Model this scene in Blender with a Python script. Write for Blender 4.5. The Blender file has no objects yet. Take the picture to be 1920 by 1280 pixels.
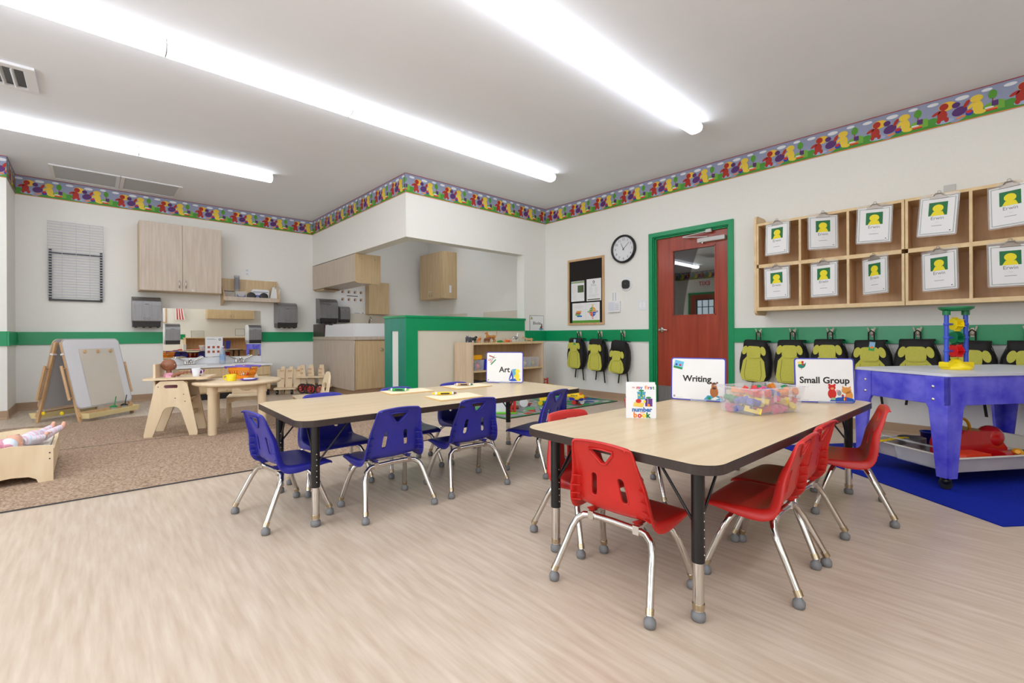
import bpy, bmesh, math, random
from math import sin, cos, pi, radians as R, sqrt, atan2
from mathutils import Vector, Matrix
random.seed(7)
C = bpy.context.scene.collection
sc = bpy.context.scene
# ------------------------------------------------------------------ camera
cam_d = bpy.data.cameras.new('camera'); cam = bpy.data.objects.new('camera', cam_d); C.objects.link(cam)
sc.camera = cam
YAW = 0.8286; ROLL = -0.0047
cam_d.sensor_width = 36; cam_d.lens = 36*859.09/1920
cam_d.shift_y = (627.3-640)/1920
cam_d.clip_start = .05
fwd = Vector((cos(YAW), sin(YAW), 0)); rgt = Vector((sin(YAW), -cos(YAW), 0)); up = Vector((0, 0, 1))
r2 = rgt*cos(ROLL)+up*sin(ROLL); u2 = up*cos(ROLL)-rgt*sin(ROLL)
m = Matrix((r2, u2, -fwd)).transposed().to_4x4(); m.translation = (0, 0, .8556)
cam.matrix_world = m
# ------------------------------------------------------------------ world, exposure
w = bpy.data.worlds.new('world'); sc.world = w; w.use_nodes = True
bg = w.node_tree.nodes['Background']; bg.inputs[0].default_value = (.75, .87, 1, 1); bg.inputs[1].default_value = 1.2
vs = sc.view_settings; vs.view_transform = 'Standard'; vs.look = 'None'; vs.gamma = 1; vs.use_curve_mapping = False
vs.exposure = 0.3
LAMP = 7.5          # strength of the lamp diffusers
# added fill lamps, behind and left of the camera, to lift the ceiling
def area(loc, rot, sx, sy, e, c=(.88, .94, 1)):
    l = bpy.data.lights.new('fill_light', 'AREA'); l.shape = 'RECTANGLE'; l.size = sx; l.size_y = sy; l.energy = e; l.color = c
    o = bpy.data.objects.new('fill_light', l); C.objects.link(o); o.location = loc; o.rotation_euler = rot; return o
area((-.95, -1.57, 1.55), (R(90), 0, 0), 3.4, 1.5, 27)
area((-3.27, 2.0, 1.55), (R(90), 0, R(-90)), 3.4, 1.5, 70)
# ------------------------------------------------------------------ materials
def lin(c):
    c = c/255
    return c/12.92 if c <= .04045 else ((c+.055)/1.055)**2.4
def col(rgb): return (lin(rgb[0]), lin(rgb[1]), lin(rgb[2]), 1)
MC = {}
def mat(name, rgb, rough=.5, metal=0, var=.05, scale=(6, 6, 6), bump=0, rgb2=None, alpha=1, trans=0, emis=0, coat=0, detail=3, spec=.5, contrast=None):
    if name in MC: return MC[name]
    m = bpy.data.materials.new(name); m.use_nodes = True; nt = m.node_tree; n = nt.nodes; L = nt.links
    b = n['Principled BSDF']
    b.inputs['Roughness'].default_value = rough; b.inputs['Metallic'].default_value = metal
    b.inputs['Specular IOR Level'].default_value = spec
    b.inputs['Coat Weight'].default_value = coat; b.inputs['Coat Roughness'].default_value = .15
    b.inputs['Alpha'].default_value = alpha; b.inputs['Transmission Weight'].default_value = trans
    c1 = col(rgb); c2 = col(rgb2) if rgb2 else tuple(max(0, x*(1-var*2)) for x in c1[:3])+(1,)
    tc = n.new('ShaderNodeTexCoord'); mp = n.new('ShaderNodeMapping'); mp.inputs['Scale'].default_value = scale
    nz = n.new('ShaderNodeTexNoise'); nz.inputs['Scale'].default_value = 1; nz.inputs['Detail'].default_value = detail
    rp = n.new('ShaderNodeValToRGB'); lo, hi = contrast or (.3, .7)
    rp.color_ramp.elements[0].position = lo; rp.color_ramp.elements[1].position = hi
    rp.color_ramp.elements[0].color = c2; rp.color_ramp.elements[1].color = c1
    L.new(tc.outputs['Object'], mp.inputs[0]); L.new(mp.outputs[0], nz.inputs['Vector'])
    L.new(nz.outputs['Fac'], rp.inputs[0]); L.new(rp.outputs[0], b.inputs['Base Color'])
    if bump:
        bp = n.new('ShaderNodeBump'); bp.inputs['Strength'].default_value = bump; bp.inputs['Distance'].default_value = .005
        L.new(nz.outputs['Fac'], bp.inputs['Height']); L.new(bp.outputs[0], b.inputs['Normal'])
    if emis:
        b.inputs['Emission Color'].default_value = c1; b.inputs['Emission Strength'].default_value = emis
    MC[name] = m; return m
def flat(rgb, rough=.6):            # printed colours, plastics
    return mat('print_%d_%d_%d' % tuple(rgb)+('' if rough == .6 else '_%d' % int(rough*100)), rgb, rough, var=.01)
WALL = mat('wall_paint', (240, 238, 231), .75, var=.01, scale=(40, 40, 40), bump=.03)
CEIL = mat('ceiling_paint', (245, 248, 254), .8, var=.01, scale=(3, 3, 3))
GREEN = mat('green_paint', (0, 150, 92), .3, var=.02)
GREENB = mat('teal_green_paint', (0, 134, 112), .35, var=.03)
BASEB = mat('tan_vinyl_base', (176, 146, 117), .5, var=.03)
PANEL = mat('cream_panel', (222, 214, 196), .6, var=.01)
FLOOR = mat('floor_vinyl', (214, 197, 178), .34, scale=(46, 4, 1), rgb2=(193, 171, 149), detail=10, bump=.0, contrast=(.3, .7), spec=.35)
CARPET = mat('brown_mat', (192, 168, 146), .95, scale=(85, 85, 85), rgb2=(140, 114, 92), detail=6, bump=.6, contrast=(.35, .62), spec=.1)
BLUEMAT = mat('blue_mat', (16, 40, 160), .8, scale=(90, 90, 90), var=.12, bump=.3, spec=.15)
MAPLE = mat('maple_laminate', (226, 204, 168), .32, scale=(2.2, 30, 30), rgb2=(216, 191, 152), detail=6)
MAPLEV = mat('maple_vertical', (224, 204, 176), .4, scale=(30, 30, 2.2), rgb2=(204, 180, 150), detail=6)
MAPLEC = mat('maple_cubby_edge', (232, 204, 156), .45, scale=(20, 2, 20), rgb2=(220, 188, 138), detail=5)
MAPLEB = mat('maple_cubby_back', (226, 184, 138), .45, scale=(20, 20, 3), rgb2=(208, 162, 114), detail=5)
CABG = mat('grey_maple_laminate', (208, 193, 176), .4, scale=(40, 40, 2.5), rgb2=(190, 173, 155), detail=6)
CABT = mat('tan_maple_laminate', (216, 190, 150), .38, scale=(40, 40, 2.5), rgb2=(200, 170, 126), detail=6)
BIRCH = mat('birch_ply', (234, 213, 180), .42, scale=(14, 14, 3), rgb2=(222, 196, 158), detail=5)
OAK = mat('oak_frame', (216, 178, 134), .45, scale=(18, 18, 4), rgb2=(196, 154, 110), detail=5)
CHERRY = mat('cherry_door', (172, 66, 38), .28, scale=(18, 18, 1.3), rgb2=(142, 46, 24), detail=7, coat=.3)
BAND = mat('dark_edge_band', (58, 46, 42), .4, var=.05)
BLACK = mat('black_enamel', (22, 21, 22), .35)
BLKF = mat('black_nylon', (26, 23, 24), .75, scale=(60, 60, 60), var=.2, bump=.2)
CHROME = mat('chrome', (215, 212, 208), .12, metal=1, var=.02)
STEEL = mat('brushed_steel', (142, 141, 142), .34, metal=.6, scale=(60, 60, 3), var=.08)
DKSTEEL = mat('dark_plastic', (44, 40, 40), .35)
GREY = mat('grey_rubber', (128, 128, 130), .55)
BLUEP = mat('blue_plastic', (42, 42, 150), .36, var=.03, scale=(20, 20, 20), bump=.02)
REDP = mat('red_plastic', (202, 36, 30), .36, var=.03, scale=(20, 20, 20), bump=.02)
WHITE = mat('white_plastic', (236, 236, 238), .4, var=.01)
PAPER = mat('paper_white', (240, 239, 238), .7, var=.01)
WTBLUE = mat('water_table_blue', (122, 120, 236), .45, scale=(9, 9, 9), rgb2=(62, 58, 212), detail=4)
BEIGE = mat('beige_plastic', (234, 226, 212), .5)
CREAM = mat('cream_tray', (240, 222, 164), .5)
YEL = flat((246, 212, 24)); RED = flat((206, 34, 30)); GRN = flat((30, 140, 70)); BLU = flat((40, 60, 170)); ORG = flat((244, 140, 24)); PUR = flat((96, 50, 130)); INK = flat((35, 32, 32)); GRY = flat((150, 150, 150)); LGR = flat((196, 196, 198))
ACRY = mat('clear_acrylic', (235, 238, 240), .08, alpha=.22, var=.01)
FROST = mat('frosted_bin', (240, 240, 244), .25, alpha=.2, var=.01)
def lampmat():
    m = mat('lamp_diffuser', (255, 255, 255), .4, var=0); b = m.node_tree.nodes['Principled BSDF']
    b.inputs['Emission Color'].default_value = (.925, .97, 1.05, 1); b.inputs['Emission Strength'].default_value = LAMP
    return m
DIFF = lampmat()
def glassmat():
    m = bpy.data.materials.new('door_glass'); m.use_nodes = True; nt = m.node_tree; n = nt.nodes; L = nt.links; n.clear()
    o = n.new('ShaderNodeOutputMaterial'); mx = n.new('ShaderNodeMixShader'); t = n.new('ShaderNodeBsdfTransparent'); g = n.new('ShaderNodeBsdfGlossy')
    t.inputs[0].default_value = (.8, .84, .8, 1); g.inputs['Roughness'].default_value = .01; g.inputs[0].default_value = (1, 1, 1, 1)
    f = n.new('ShaderNodeFresnel'); f.inputs[0].default_value = 2.2
    L.new(f.outputs[0], mx.inputs[0]); L.new(t.outputs[0], mx.inputs[1]); L.new(g.outputs[0], mx.inputs[2]); L.new(mx.outputs[0], o.inputs[0])
    return m
GLASS = glassmat()
MIRROR = mat('mirror_silver', (238, 236, 226), .01, metal=1, var=0)
# ------------------------------------------------------------------ mesh builder
class MB:
    def __init__(s): s.v = []; s.f = []; s.m = []; s.s = []; s.mats = []; s.M = Matrix.Identity(4)
    def mi(s, m):
        if m not in s.mats: s.mats.append(m)
        return s.mats.index(m)
    def add(s, vs, fs, m, smooth=False, M=None):
        T = s.M @ M if M is not None else s.M
        b = len(s.v); i = s.mi(m)
        s.v += [T @ Vector(p) for p in vs]
        for f in fs: s.f.append([b+k for k in f]); s.m.append(i); s.s.append(smooth)
        return s
    def box(s, a, b, m, M=None):
        x0, y0, z0 = [min(p, q) for p, q in zip(a, b)]; x1, y1, z1 = [max(p, q) for p, q in zip(a, b)]
        return s.add([(x0, y0, z0), (x1, y0, z0), (x1, y1, z0), (x0, y1, z0), (x0, y0, z1), (x1, y0, z1), (x1, y1, z1), (x0, y1, z1)],
                     [(0, 3, 2, 1), (4, 5, 6, 7), (0, 1, 5, 4), (1, 2, 6, 5), (2, 3, 7, 6), (3, 0, 4, 7)], m, False, M)
    def bar(s, p, q, w, h, m):       # box beam between two points
        p, q = Vector(p), Vector(q); d = (q-p); L = d.length
        rot = d.to_track_quat('X', 'Z').to_matrix().to_4x4(); rot.translation = p
        return s.box((0, -w/2, -h/2), (L, w/2, h/2), m, rot)
    def tube(s, pts, r, m, n=10, closed=False, cap=True):
        pts = [Vector(p) for p in pts]; k = len(pts); rs = r if isinstance(r, (list, tuple)) else [r]*k
        vs = []; fs = []; ref = None
        for i, p in enumerate(pts):
            a = pts[(i-1) % k] if (closed or i > 0) else p; b = pts[(i+1) % k] if (closed or i < k-1) else p
            d = (b-a).normalized()
            if ref is None: ref = d.orthogonal().normalized()
            ref = (ref-d*ref.dot(d)).normalized(); bi = d.cross(ref)
            for j in range(n):
                t = 2*pi*j/n; vs.append(p+(ref*cos(t)+bi*sin(t))*rs[i])
        for i in range(k if closed else k-1):
            for j in range(n):
                a0 = i*n+j; a1 = i*n+(j+1) % n; b0 = ((i+1) % k)*n+j; b1 = ((i+1) % k)*n+(j+1) % n
                fs.append((a0, a1, b1, b0))
        s.add(vs, fs, m, True)
        if cap and not closed:
            s.add(vs[:n], [tuple(range(n-1, -1, -1))], m); s.add(vs[-n:], [tuple(range(n))], m)
        return s
    def lathe(s, prof, m, n=24, M=None, smooth=True, cap=True):
        vs = []; fs = []
        for r, z in prof:
            for j in range(n): t = 2*pi*j/n; vs.append((r*cos(t), r*sin(t), z))
        for i in range(len(prof)-1):
            for j in range(n): fs.append((i*n+j, i*n+(j+1) % n, (i+1)*n+(j+1) % n, (i+1)*n+j))
        s.add(vs, fs, m, smooth, M)
        if cap and prof[0][0] > 1e-6: s.add(vs[:n], [tuple(range(n-1, -1, -1))], m, False, M)
        if cap and prof[-1][0] > 1e-6: s.add(vs[-n:], [tuple(range(n))], m, False, M)
        return s
    def ell(s, c, r, m, n=16, k=10, M=None):
        vs = []; fs = []
        for i in range(k+1):
            a = -pi/2+pi*i/k
            for j in range(n): t = 2*pi*j/n; vs.append((c[0]+r[0]*cos(a)*cos(t), c[1]+r[1]*cos(a)*sin(t), c[2]+r[2]*sin(a)))
        for i in range(k):
            for j in range(n): fs.append((i*n+j, i*n+(j+1) % n, (i+1)*n+(j+1) % n, (i+1)*n+j))
        return s.add(vs, fs, m, True, M)
    def prism(s, poly, y0, y1, m, M=None, side=None, axis='y'):   # polygon in local x,z extruded along y
        n = len(poly)
        if axis == 'y': A = [(x, y0, z) for x, z in poly]; B = [(x, y1, z) for x, z in poly]
        elif axis == 'z': A = [(x, z, y0) for x, z in poly]; B = [(x, z, y1) for x, z in poly]
        else: A = [(y0, x, z) for x, z in poly]; B = [(y1, x, z) for x, z in poly]
        s.add(A+B, [tuple(range(n)), tuple(range(2*n-1, n-1, -1))], m, False, M)
        return s.add(A+B, [(i, i+n, (i+1) % n+n, (i+1) % n) for i in range(n)], side or m, False, M)
    def face(s, poly, y, m, M=None):                 # flat print on the plane y (front is -y)
        return s.add([(x, y, z) for x, z in poly], [tuple(range(len(poly)))], m, False, M)
    def build(s, name, parent=None, loc=(0, 0, 0), rz=0, bevel=0, seg=2, sub=0, fix=True):
        me = bpy.data.meshes.new(name); me.from_pydata([tuple(p) for p in s.v], [], s.f)
        for m in s.mats: me.materials.append(m)
        me.polygons.foreach_set('material_index', s.m); me.polygons.foreach_set('use_smooth', s.s)
        if fix:
            bm = bmesh.new(); bm.from_mesh(me); bmesh.ops.recalc_face_normals(bm, faces=bm.faces); bm.to_mesh(me); bm.free()
        o = bpy.data.objects.new(name, me); C.objects.link(o); o.location = loc; o.rotation_euler = (0, 0, rz)
        if parent: o.parent = parent
        if bevel:
            b = o.modifiers.new('bevel', 'BEVEL'); b.width = bevel; b.segments = seg; b.limit_method = 'ANGLE'; b.angle_limit = R(40)
        if sub:
            b = o.modifiers.new('sub', 'SUBSURF'); b.levels = sub; b.render_levels = sub
        return o
def rrect(x0, z0, x1, z1, r, n=5):
    P = []
    for cx, cz, a in ((x1-r, z1-r, 0), (x0+r, z1-r, 90), (x0+r, z0+r, 180), (x1-r, z0+r, 270)):
        for i in range(n+1): t = R(a+90*i/n); P.append((cx+r*cos(t), cz+r*sin(t)))
    return P
def oval(cx, cz, rx, rz, n=16, a=0):
    return [(cx+rx*cos(t)*cos(a)-rz*sin(t)*sin(a), cz+rx*cos(t)*sin(a)+rz*sin(t)*cos(a)) for t in [2*pi*i/n for i in range(n)]]
def rect(x0, z0, x1, z1): return [(x0, z0), (x1, z0), (x1, z1), (x0, z1)]
_tc = {}
def text(mb, body, size, x, z, y, m, align='CENTER', bold=0, M=None):
    key = (body, size, align, bold)
    if key not in _tc:
        cu = bpy.data.curves.new('t', 'FONT'); cu.body = body; cu.size = size; cu.align_x = align; cu.align_y = 'CENTER'; cu.offset = bold; cu.resolution_u = 3
        o = bpy.data.objects.new('t', cu); C.objects.link(o)
        bpy.context.view_layer.update(); dg = bpy.context.evaluated_depsgraph_get(); ev = o.evaluated_get(dg); me = ev.to_mesh()
        _tc[key] = ([v.co.copy() for v in me.vertices], [tuple(p.vertices) for p in me.polygons])
        ev.to_mesh_clear(); bpy.data.objects.remove(o); bpy.data.curves.remove(cu)
    vs, fs = _tc[key]
    mb.add([(x+v.x, y, z+v.y) for v in vs], fs, m, False, M); return mb
def lines(mb, x0, x1, z0, z1, n, y, m, h=.0012, M=None, seed=1):     # greeked lines of small print
    rnd = random.Random(seed)
    for i in range(n):
        z = z1-(z1-z0)*(i+.5)/n; xe = x0+(x1-x0)*rnd.uniform(.7, 1)
        mb.face(rect(x0, z-h/2, xe, z+h/2), y, m, M)
def tag(o, label, cat, group=None):
    o['label'] = label; o['category'] = cat
    if group: o['group'] = group
    return o
def thing(name, label, cat, loc=(0, 0, 0), rz=0, group=None):
    o = bpy.data.objects.new(name, None); C.objects.link(o); o.location = loc; o.rotation_euler = (0, 0, rz); o.empty_display_size = .05
    return tag(o, label, cat, group)
def struct(mb, name, **k):
    o = mb.build(name, **k); o['kind'] = 'structure'; return o
def dup(root, loc, rz=0, label=None, group=None):
    r = root.copy(); C.objects.link(r); r.location = loc; r.rotation_euler = (0, 0, rz)
    if label: r['label'] = label
    if group: r['group'] = group
    def kids(a, b):
        for ch in list(a.children):
            c = ch.copy(); C.objects.link(c); c.parent = b; kids(ch, c)
    kids(root, r); return r
def bake(o):                         # apply modifiers without operators
    bpy.context.view_layer.update(); dg = bpy.context.evaluated_depsgraph_get()
    me = bpy.data.meshes.new_from_object(o.evaluated_get(dg)); o.modifiers.clear(); o.data = me; return o
RT = -pi/2                           # things that face -X (right-hand walls)
# ================================================================== SETTING
CE = 2.74; XR = 5.05; YP = 4.7465; XW = 2.69; YS = 7.797; XL = -.651; YJ = 7.076; X0 = -3.3; Y0 = -1.6; XA = 4.92
struct(MB().box((X0-.2, Y0-.2, -.1), (7.6, YS+.2, 0), FLOOR), 'floor')
struct(MB().box((X0-.2, Y0-.2, CE), (7.6, YS+.2, CE+.1), CEIL), 'ceiling')
# door opening Y 2.05..2.95 in the right wall
b = MB().box((XR, Y0, 0), (XR+.15, 2.03, CE), WALL).box((XR, 2.97, 0), (XR+.15, YS, CE), WALL).box((XR, 2.03, 2.05), (XR+.15, 2.97, CE), WALL)
struct(b, 'wall_right')
struct(MB().box((XL, YS, 0), (XR, YS+.15, CE), WALL), 'wall_back')
struct(MB().box((X0, YJ, 0), (XL, YS+.15, CE), WALL), 'wall_corner')
# wall at the left with a window opening
WY0, WY1 = 5.93, 6.5
b = MB().box((X0-.15, Y0, 0), (X0, WY0, CE), WALL).box((X0-.15, WY1, 0), (X0, YJ, CE), WALL).box((X0-.15, WY0, 0), (X0, WY1, 1.2), WALL).box((X0-.15, WY0, 1.9), (X0, WY1, CE), WALL)
struct(b, 'wall_left')
struct(MB().box((X0, Y0-.15, 0), (XR+.15, Y0, CE), WALL), 'wall_front')
# partition: soffits, pier, half wall
b = MB().box((XW, YP, 2.0), (XR, YP+.15, CE), WALL).box((4.594, YP, 0), (XR, YP+.15, 2.0), WALL)
b.box((XW, YP+.15, 2.0), (XW+.15, YS, CE), WALL)
b.box((XW, YP, 0), (4.594, YP+.15, 1.06), PANEL).box((XW, YP+.15, 0), (XW+.15, 5.263, 1.06), WALL)
struct(b, 'wall_partition')
b = MB().box((XA, YP+.15, 0), (XR-.001, YS, CE), WALL)
struct(b, 'wall_alcove')
b = MB().box((XA-.012, 6.07+.47, 0), (XA-.0005, YS, 1.24), PANEL).box((XA-.012, YP+.2, 0), (XA-.0005, 6.07, 1.24), PANEL).box((3.2, YS-.012, 0), (XA, YS-.0005, 1.24), PANEL)
struct(b, 'trim_1')
# half wall green trim
e = .012
b = MB().box((XW-.02, YP-.02, 1.06), (4.61, YP+.17, 1.088), GREEN).box((XW-.02, YP+.15, 1.06), (XW+.17, 5.28, 1.088), GREEN)
struct(b, 'trim_2', bevel=.004)
b = MB().box((XW-e, YP-e, 0), (2.836, YP-.0005, 1.06), GREEN).box((2.836, YP-e, .911), (4.594, YP-.0005, 1.06), GREEN)
struct(b, 'trim_3', bevel=.002)
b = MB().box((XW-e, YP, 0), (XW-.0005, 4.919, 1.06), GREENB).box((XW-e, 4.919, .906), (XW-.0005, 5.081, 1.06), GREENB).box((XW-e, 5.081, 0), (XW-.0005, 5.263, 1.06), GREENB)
struct(b, 'trim_4', bevel=.002)
# chair rail
z0, z1, t = .763, .915, .018
b = MB().box((XR-t, Y0, z0), (XR-.0005, 1.998, z1), GREEN); struct(b, 'trim_5', bevel=.002)
b = MB().box((XR-t, 3.004, z0), (XR-.0005, YP-.0005, z1), GREEN).box((4.6, YP-t, z0), (XR-t, YP-.0005, z1), GREEN); struct(b, 'trim_6', bevel=.002)
b = MB().box((XL+t, YS-t, z0), (.708, YS-.0005, z1), GREEN).box((XL+.0005, YJ-t, z0), (XL+t, YS-t, z1), GREEN).box((X0, YJ-t, z0), (XL+.0005, YJ-.0005, z1), GREEN); struct(b, 'trim_7', bevel=.002)
b = MB().box((1.925, YS-t, z0), (2.688, YS-.0005, z1), GREEN); struct(b, 'trim_8', bevel=.002)
b = MB().box((1.9, Y0+.0005, z0), (2.12, Y0+t, z1), GREEN).box((X0+.0005, Y0, z0), (X0+t, WY0-.4, z1), GREEN).box((X0+.0005, 6.85, z0), (X0+t, YJ-t, z1), GREEN); struct(b, 'trim_9')
# baseboards (coved vinyl)
def bb(name, segs):
    b = MB()
    for (x0_, y0_, x1_, y1_, nx, ny) in segs:
        d = Vector((x1_-x0_, y1_-y0_, 0)); L = d.length; d.normalize()
        M = Matrix(((d.x, nx, 0, x0_), (d.y, ny, 0, y0_), (0, 0, 1, 0), (0, 0, 0, 1)))
        b.prism([(0.0005, 0), (.02, 0), (.012, .008), (.008, .02), (.006, .088), (.0005, .09)], 0, L, BASEB, M=M, axis='x')
    return struct(b, name)
bb('baseboard_right', [(XR, Y0, XR, 1.998, -1, 0), (XR, 3.004, XR, YP, -1, 0), (4.594, YP, XR, YP, 0, -1)])
bb('baseboard_back', [(XL, YS, .86, YS, 0, -1), (1.9, YS, XW, YS, 0, -1), (XL, YJ, XL, YS, 1, 0), (X0, YJ, XL, YJ, 0, -1)])
bb('baseboard_partition', [(2.84, YP, 4.594, YP, 0, -1)])
bb('baseboard_left', [(X0, Y0, X0, YJ, 1, 0)])
# wallpaper border with plain coloured shapes, hills, trees, books and clouds
SKY = flat((150, 158, 186)); HILL = flat((74, 150, 50)); HILL2 = flat((118, 178, 60)); CLOUD = flat((232, 234, 238)); PUD = flat((166, 182, 214)); BR = flat((178, 44, 28)); BY = flat((240, 206, 66)); BP = flat((88, 42, 112)); BO = flat((240, 136, 60)); BLN = flat((170, 40, 34)); TREE = flat((88, 158, 44)); BSUN = flat((244, 196, 60))
def border(name, x0, y0, x1, y1, ph=0):
    b = MB(); d = Vector((x1-x0, y1-y0, 0)); L = d.length; d.normalize(); n = Vector((d.y, -d.x, 0))
    M = Matrix(((d.x, -n.x, 0, x0), (d.y, -n.y, 0, y0), (0, 0, 1, CE-.226), (0, 0, 0, 1))); b.M = M
    H = .226; P = .427
    b.box((0, -.0025, 0), (L, -.0005, H), SKY)
    b.face(rect(0, H-.006, L, H), -.0062, BLN); b.face(rect(0, 0, L, .006), -.0062, BO)
    i0 = int((-ph)//P)-1
    def F(poly, lay, m):
        # clip to 0..L
        Q = poly
        for side, lim in ((1, 0), (-1, L)):
            out = []
            for i in range(len(Q)):
                a, c = Q[i], Q[(i+1) % len(Q)]; ia = side*(a[0]-lim) >= 0; ic = side*(c[0]-lim) >= 0
                if ia: out.append(a)
                if ia != ic: t = (lim-a[0])/(c[0]-a[0]); out.append((lim, a[1]+t*(c[1]-a[1])))
            Q = out
            if len(Q) < 3: return
        b.face(Q, -.0025-lay*.0006, m)
    for i in range(i0, i0+int(L/P)+4):
        o = i*P+ph
        if o > L or o+P < 0: continue
        F([(o+P*k/12, (.055+.03*sin(2*pi*k/12+2.2)+.02*sin(4*pi*k/12)) if k not in (-1,) else 0) for k in range(13)]+[(o+P, .004), (o, .004)], 1, HILL)
        F([(o+.27, .03), (o+.33, .085), (o+.40, .10), (o+P, .09), (o+P, .03)], 2, HILL2)
        F(oval(o+.03, .19, .035, .013), 1, CLOUD); F(oval(o+.2, .185, .04, .016), 1, CLOUD); F(oval(o+.335, .195, .03, .012), 1, CLOUD)
        F(oval(o+.10, .035, .055, .018), 2, PUD)
        F(oval(o+.115, .15, .05, .035), 2, BSUN)
        F(oval(o+.085, .085, .03, .042), 3, BR); F(oval(o+.095, .15, .027, .027), 4, BR); F(oval(o+.05, .11, .03, .012, a=.5), 3, BR); F(oval(o+.065, .045, .014, .02), 4, BR); F(oval(o+.11, .045, .014, .02), 4, BR)
        F(oval(o+.185, .085, .045, .034, a=.35), 3, BP); F(oval(o+.165, .14, .024, .022), 4, BP); F(oval(o+.225, .13, .013, .03, a=-.5), 4, BR); F(oval(o+.18, .035, .014, .008), 4, BO); F(oval(o+.205, .04, .014, .008), 4, BO)
        F(oval(o+.285, .08, .03, .052), 3, BY); F(oval(o+.28, .15, .036, .028), 4, BY); F(oval(o+.25, .105, .03, .012, a=.8), 4, BY); F(oval(o+.305, .04, .024, .016), 4, BY)
        F(oval(o+.24, .055, .022, .022), 4, BLU); F(oval(o+.238, .064, .018, .012), 5, RED)
        F(oval(o+.365, .15, .024, .034), 3, TREE); F(rect(o+.362, .1, o+.368, .12), 3, BR)
        F(rect(o+.36, .06, o+.395, .1), 5, BP); F([(o+.33, .04), (o+.39, .04), (o+.395, .05), (o+.335, .05)], 5, BO); F([(o+.33, .03), (o+.39, .03), (o+.39, .04), (o+.33, .04)], 5, RED); F(rect(o+.325, .05, o+.37, .062), 5, CLOUD)
    return struct(b, name, fix=False)
border('trim_10', XL, YS-.0005, XW, YS-.0005, .0)
border('trim_11', XW-.0005, YS, XW-.0005, YP, .1)
border('trim_12', XW, YP-.0005, XR, YP-.0005, .05)
border('trim_13', XR-.0005, YP, XR-.0005, Y0, .02)
border('trim_14', X0, YJ-.0005, XL, YJ-.0005, .28)
border('trim_15', XL+.0005, YJ, XL+.0005, YS, .1)
border('trim_16', X0+.0005, Y0, X0+.0005, YJ, .1)
# ------------------------------------------------------------------ door
door = thing('door_1', 'x', 'door'); 
for k in ('label', 'category'): del door[k]
door['kind'] = 'structure'; door.location = (XR, 2.5, 0); door.rotation_euler = (0, 0, RT)
# local: x right (world -Y), y into the wall
b = MB()
b.prism([(-.503, 0), (-.503, 2.078), (.503, 2.078), (.503, 0), (.452, 0), (.452, 2.03), (-.452, 2.03), (-.452, 0)], -.022, .0, GREEN)
b.box((-.468, 0, 0), (-.44, .12, 2.045), GREEN).box((.44, 0, 0), (.468, .12, 2.045), GREEN).box((-.468, 0, 2.02), (.468, .12, 2.045), GREEN)
b.box((-.44, .02, 0), (-.425, .05, 2.02), GREEN).box((.425, .02, 0), (.44, .05, 2.02), GREEN).box((-.44, .02, 2.005), (.44, .05, 2.02), GREEN)
b.build('door_frame', door, bevel=.003)
b = MB(); wx0, wx1, wz0, wz1 = -.231, .286, 1.066, 1.849; y0, y1 = .05, .093
b.box((-.436, y0, .008), (wx0, y1, 2.012), CHERRY).box((wx1, y0, .008), (.436, y1, 2.012), CHERRY).box((wx0, y0, .008), (wx1, y1, wz0), CHERRY).box((wx0, y0, wz1), (wx1, y1, 2.012), CHERRY)
leaf = b.build('door_leaf', door)
b = MB(); 
for a in ((wx0, wz0, wx0+.012, wz1), (wx1-.012, wz0, wx1, wz1), (wx0, wz0, wx1, wz0+.012), (wx0, wz1-.012, wx1, wz1)): b.box((a[0], y0-.004, a[1]), (a[2], y1+.004, a[3]), CHERRY)
b.build('glazing_bead', door)
MB().box((wx0+.012, .068, wz0+.012), (wx1-.012, .073, wz1-.012), GLASS).build('window_pane', door)
MB().box((-.42, y0-.003, .03), (.42, y0, .232), STEEL).build('kick_plate', door)
b = MB().lathe([(.032, 0), (.032, .008), (.026, .014), (.014, .016), (.013, .05), (.013, .055)], CHROME, 20, Matrix.Translation((-.372, y0, .907)) @ Matrix.Rotation(pi/2, 4, 'X'))
b.tube([(-.372, y0-.045, .907), (-.345, y0-.05, .907), (-.30, y0-.05, .905), (-.275, y0-.046, .903)], [.011, .01, .009, .008], CHROME, 10); b.build('door_handle', door)
b = MB().box((.1, y0-.055, 1.885), (.405, y0-.001, 1.93), mat('closer_grey', (205, 203, 200), .4)); 
b.tube([(.15, y0-.03, 1.885), (.15, y0-.03, 1.872)], .012, CHROME)
b.build('door_closer', door, bevel=.003)
b = MB().bar((.21, y0-.03, 1.94), (-.06, y0-.07, 1.965), .018, .008, MC['closer_grey']).bar((-.06, y0-.07, 1.972), (.24, y0-.05, 2.0), .016, .008, MC['closer_grey']).box((.2, y0-.06, 1.985), (.26, y0-.03, 2.018), MC['closer_grey']); b.build('closer_arm', door)
# corridor behind the door
b = MB().box((7.3, 1.0, 0), (7.4, 4.3, CE), PANEL).box((XR+.15, .9, 0), (7.4, 1.0, CE), PANEL).box((XR+.15, 4.3, 0), (7.4, 4.4, CE), PANEL)
struct(b, 'wall_corridor')
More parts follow.
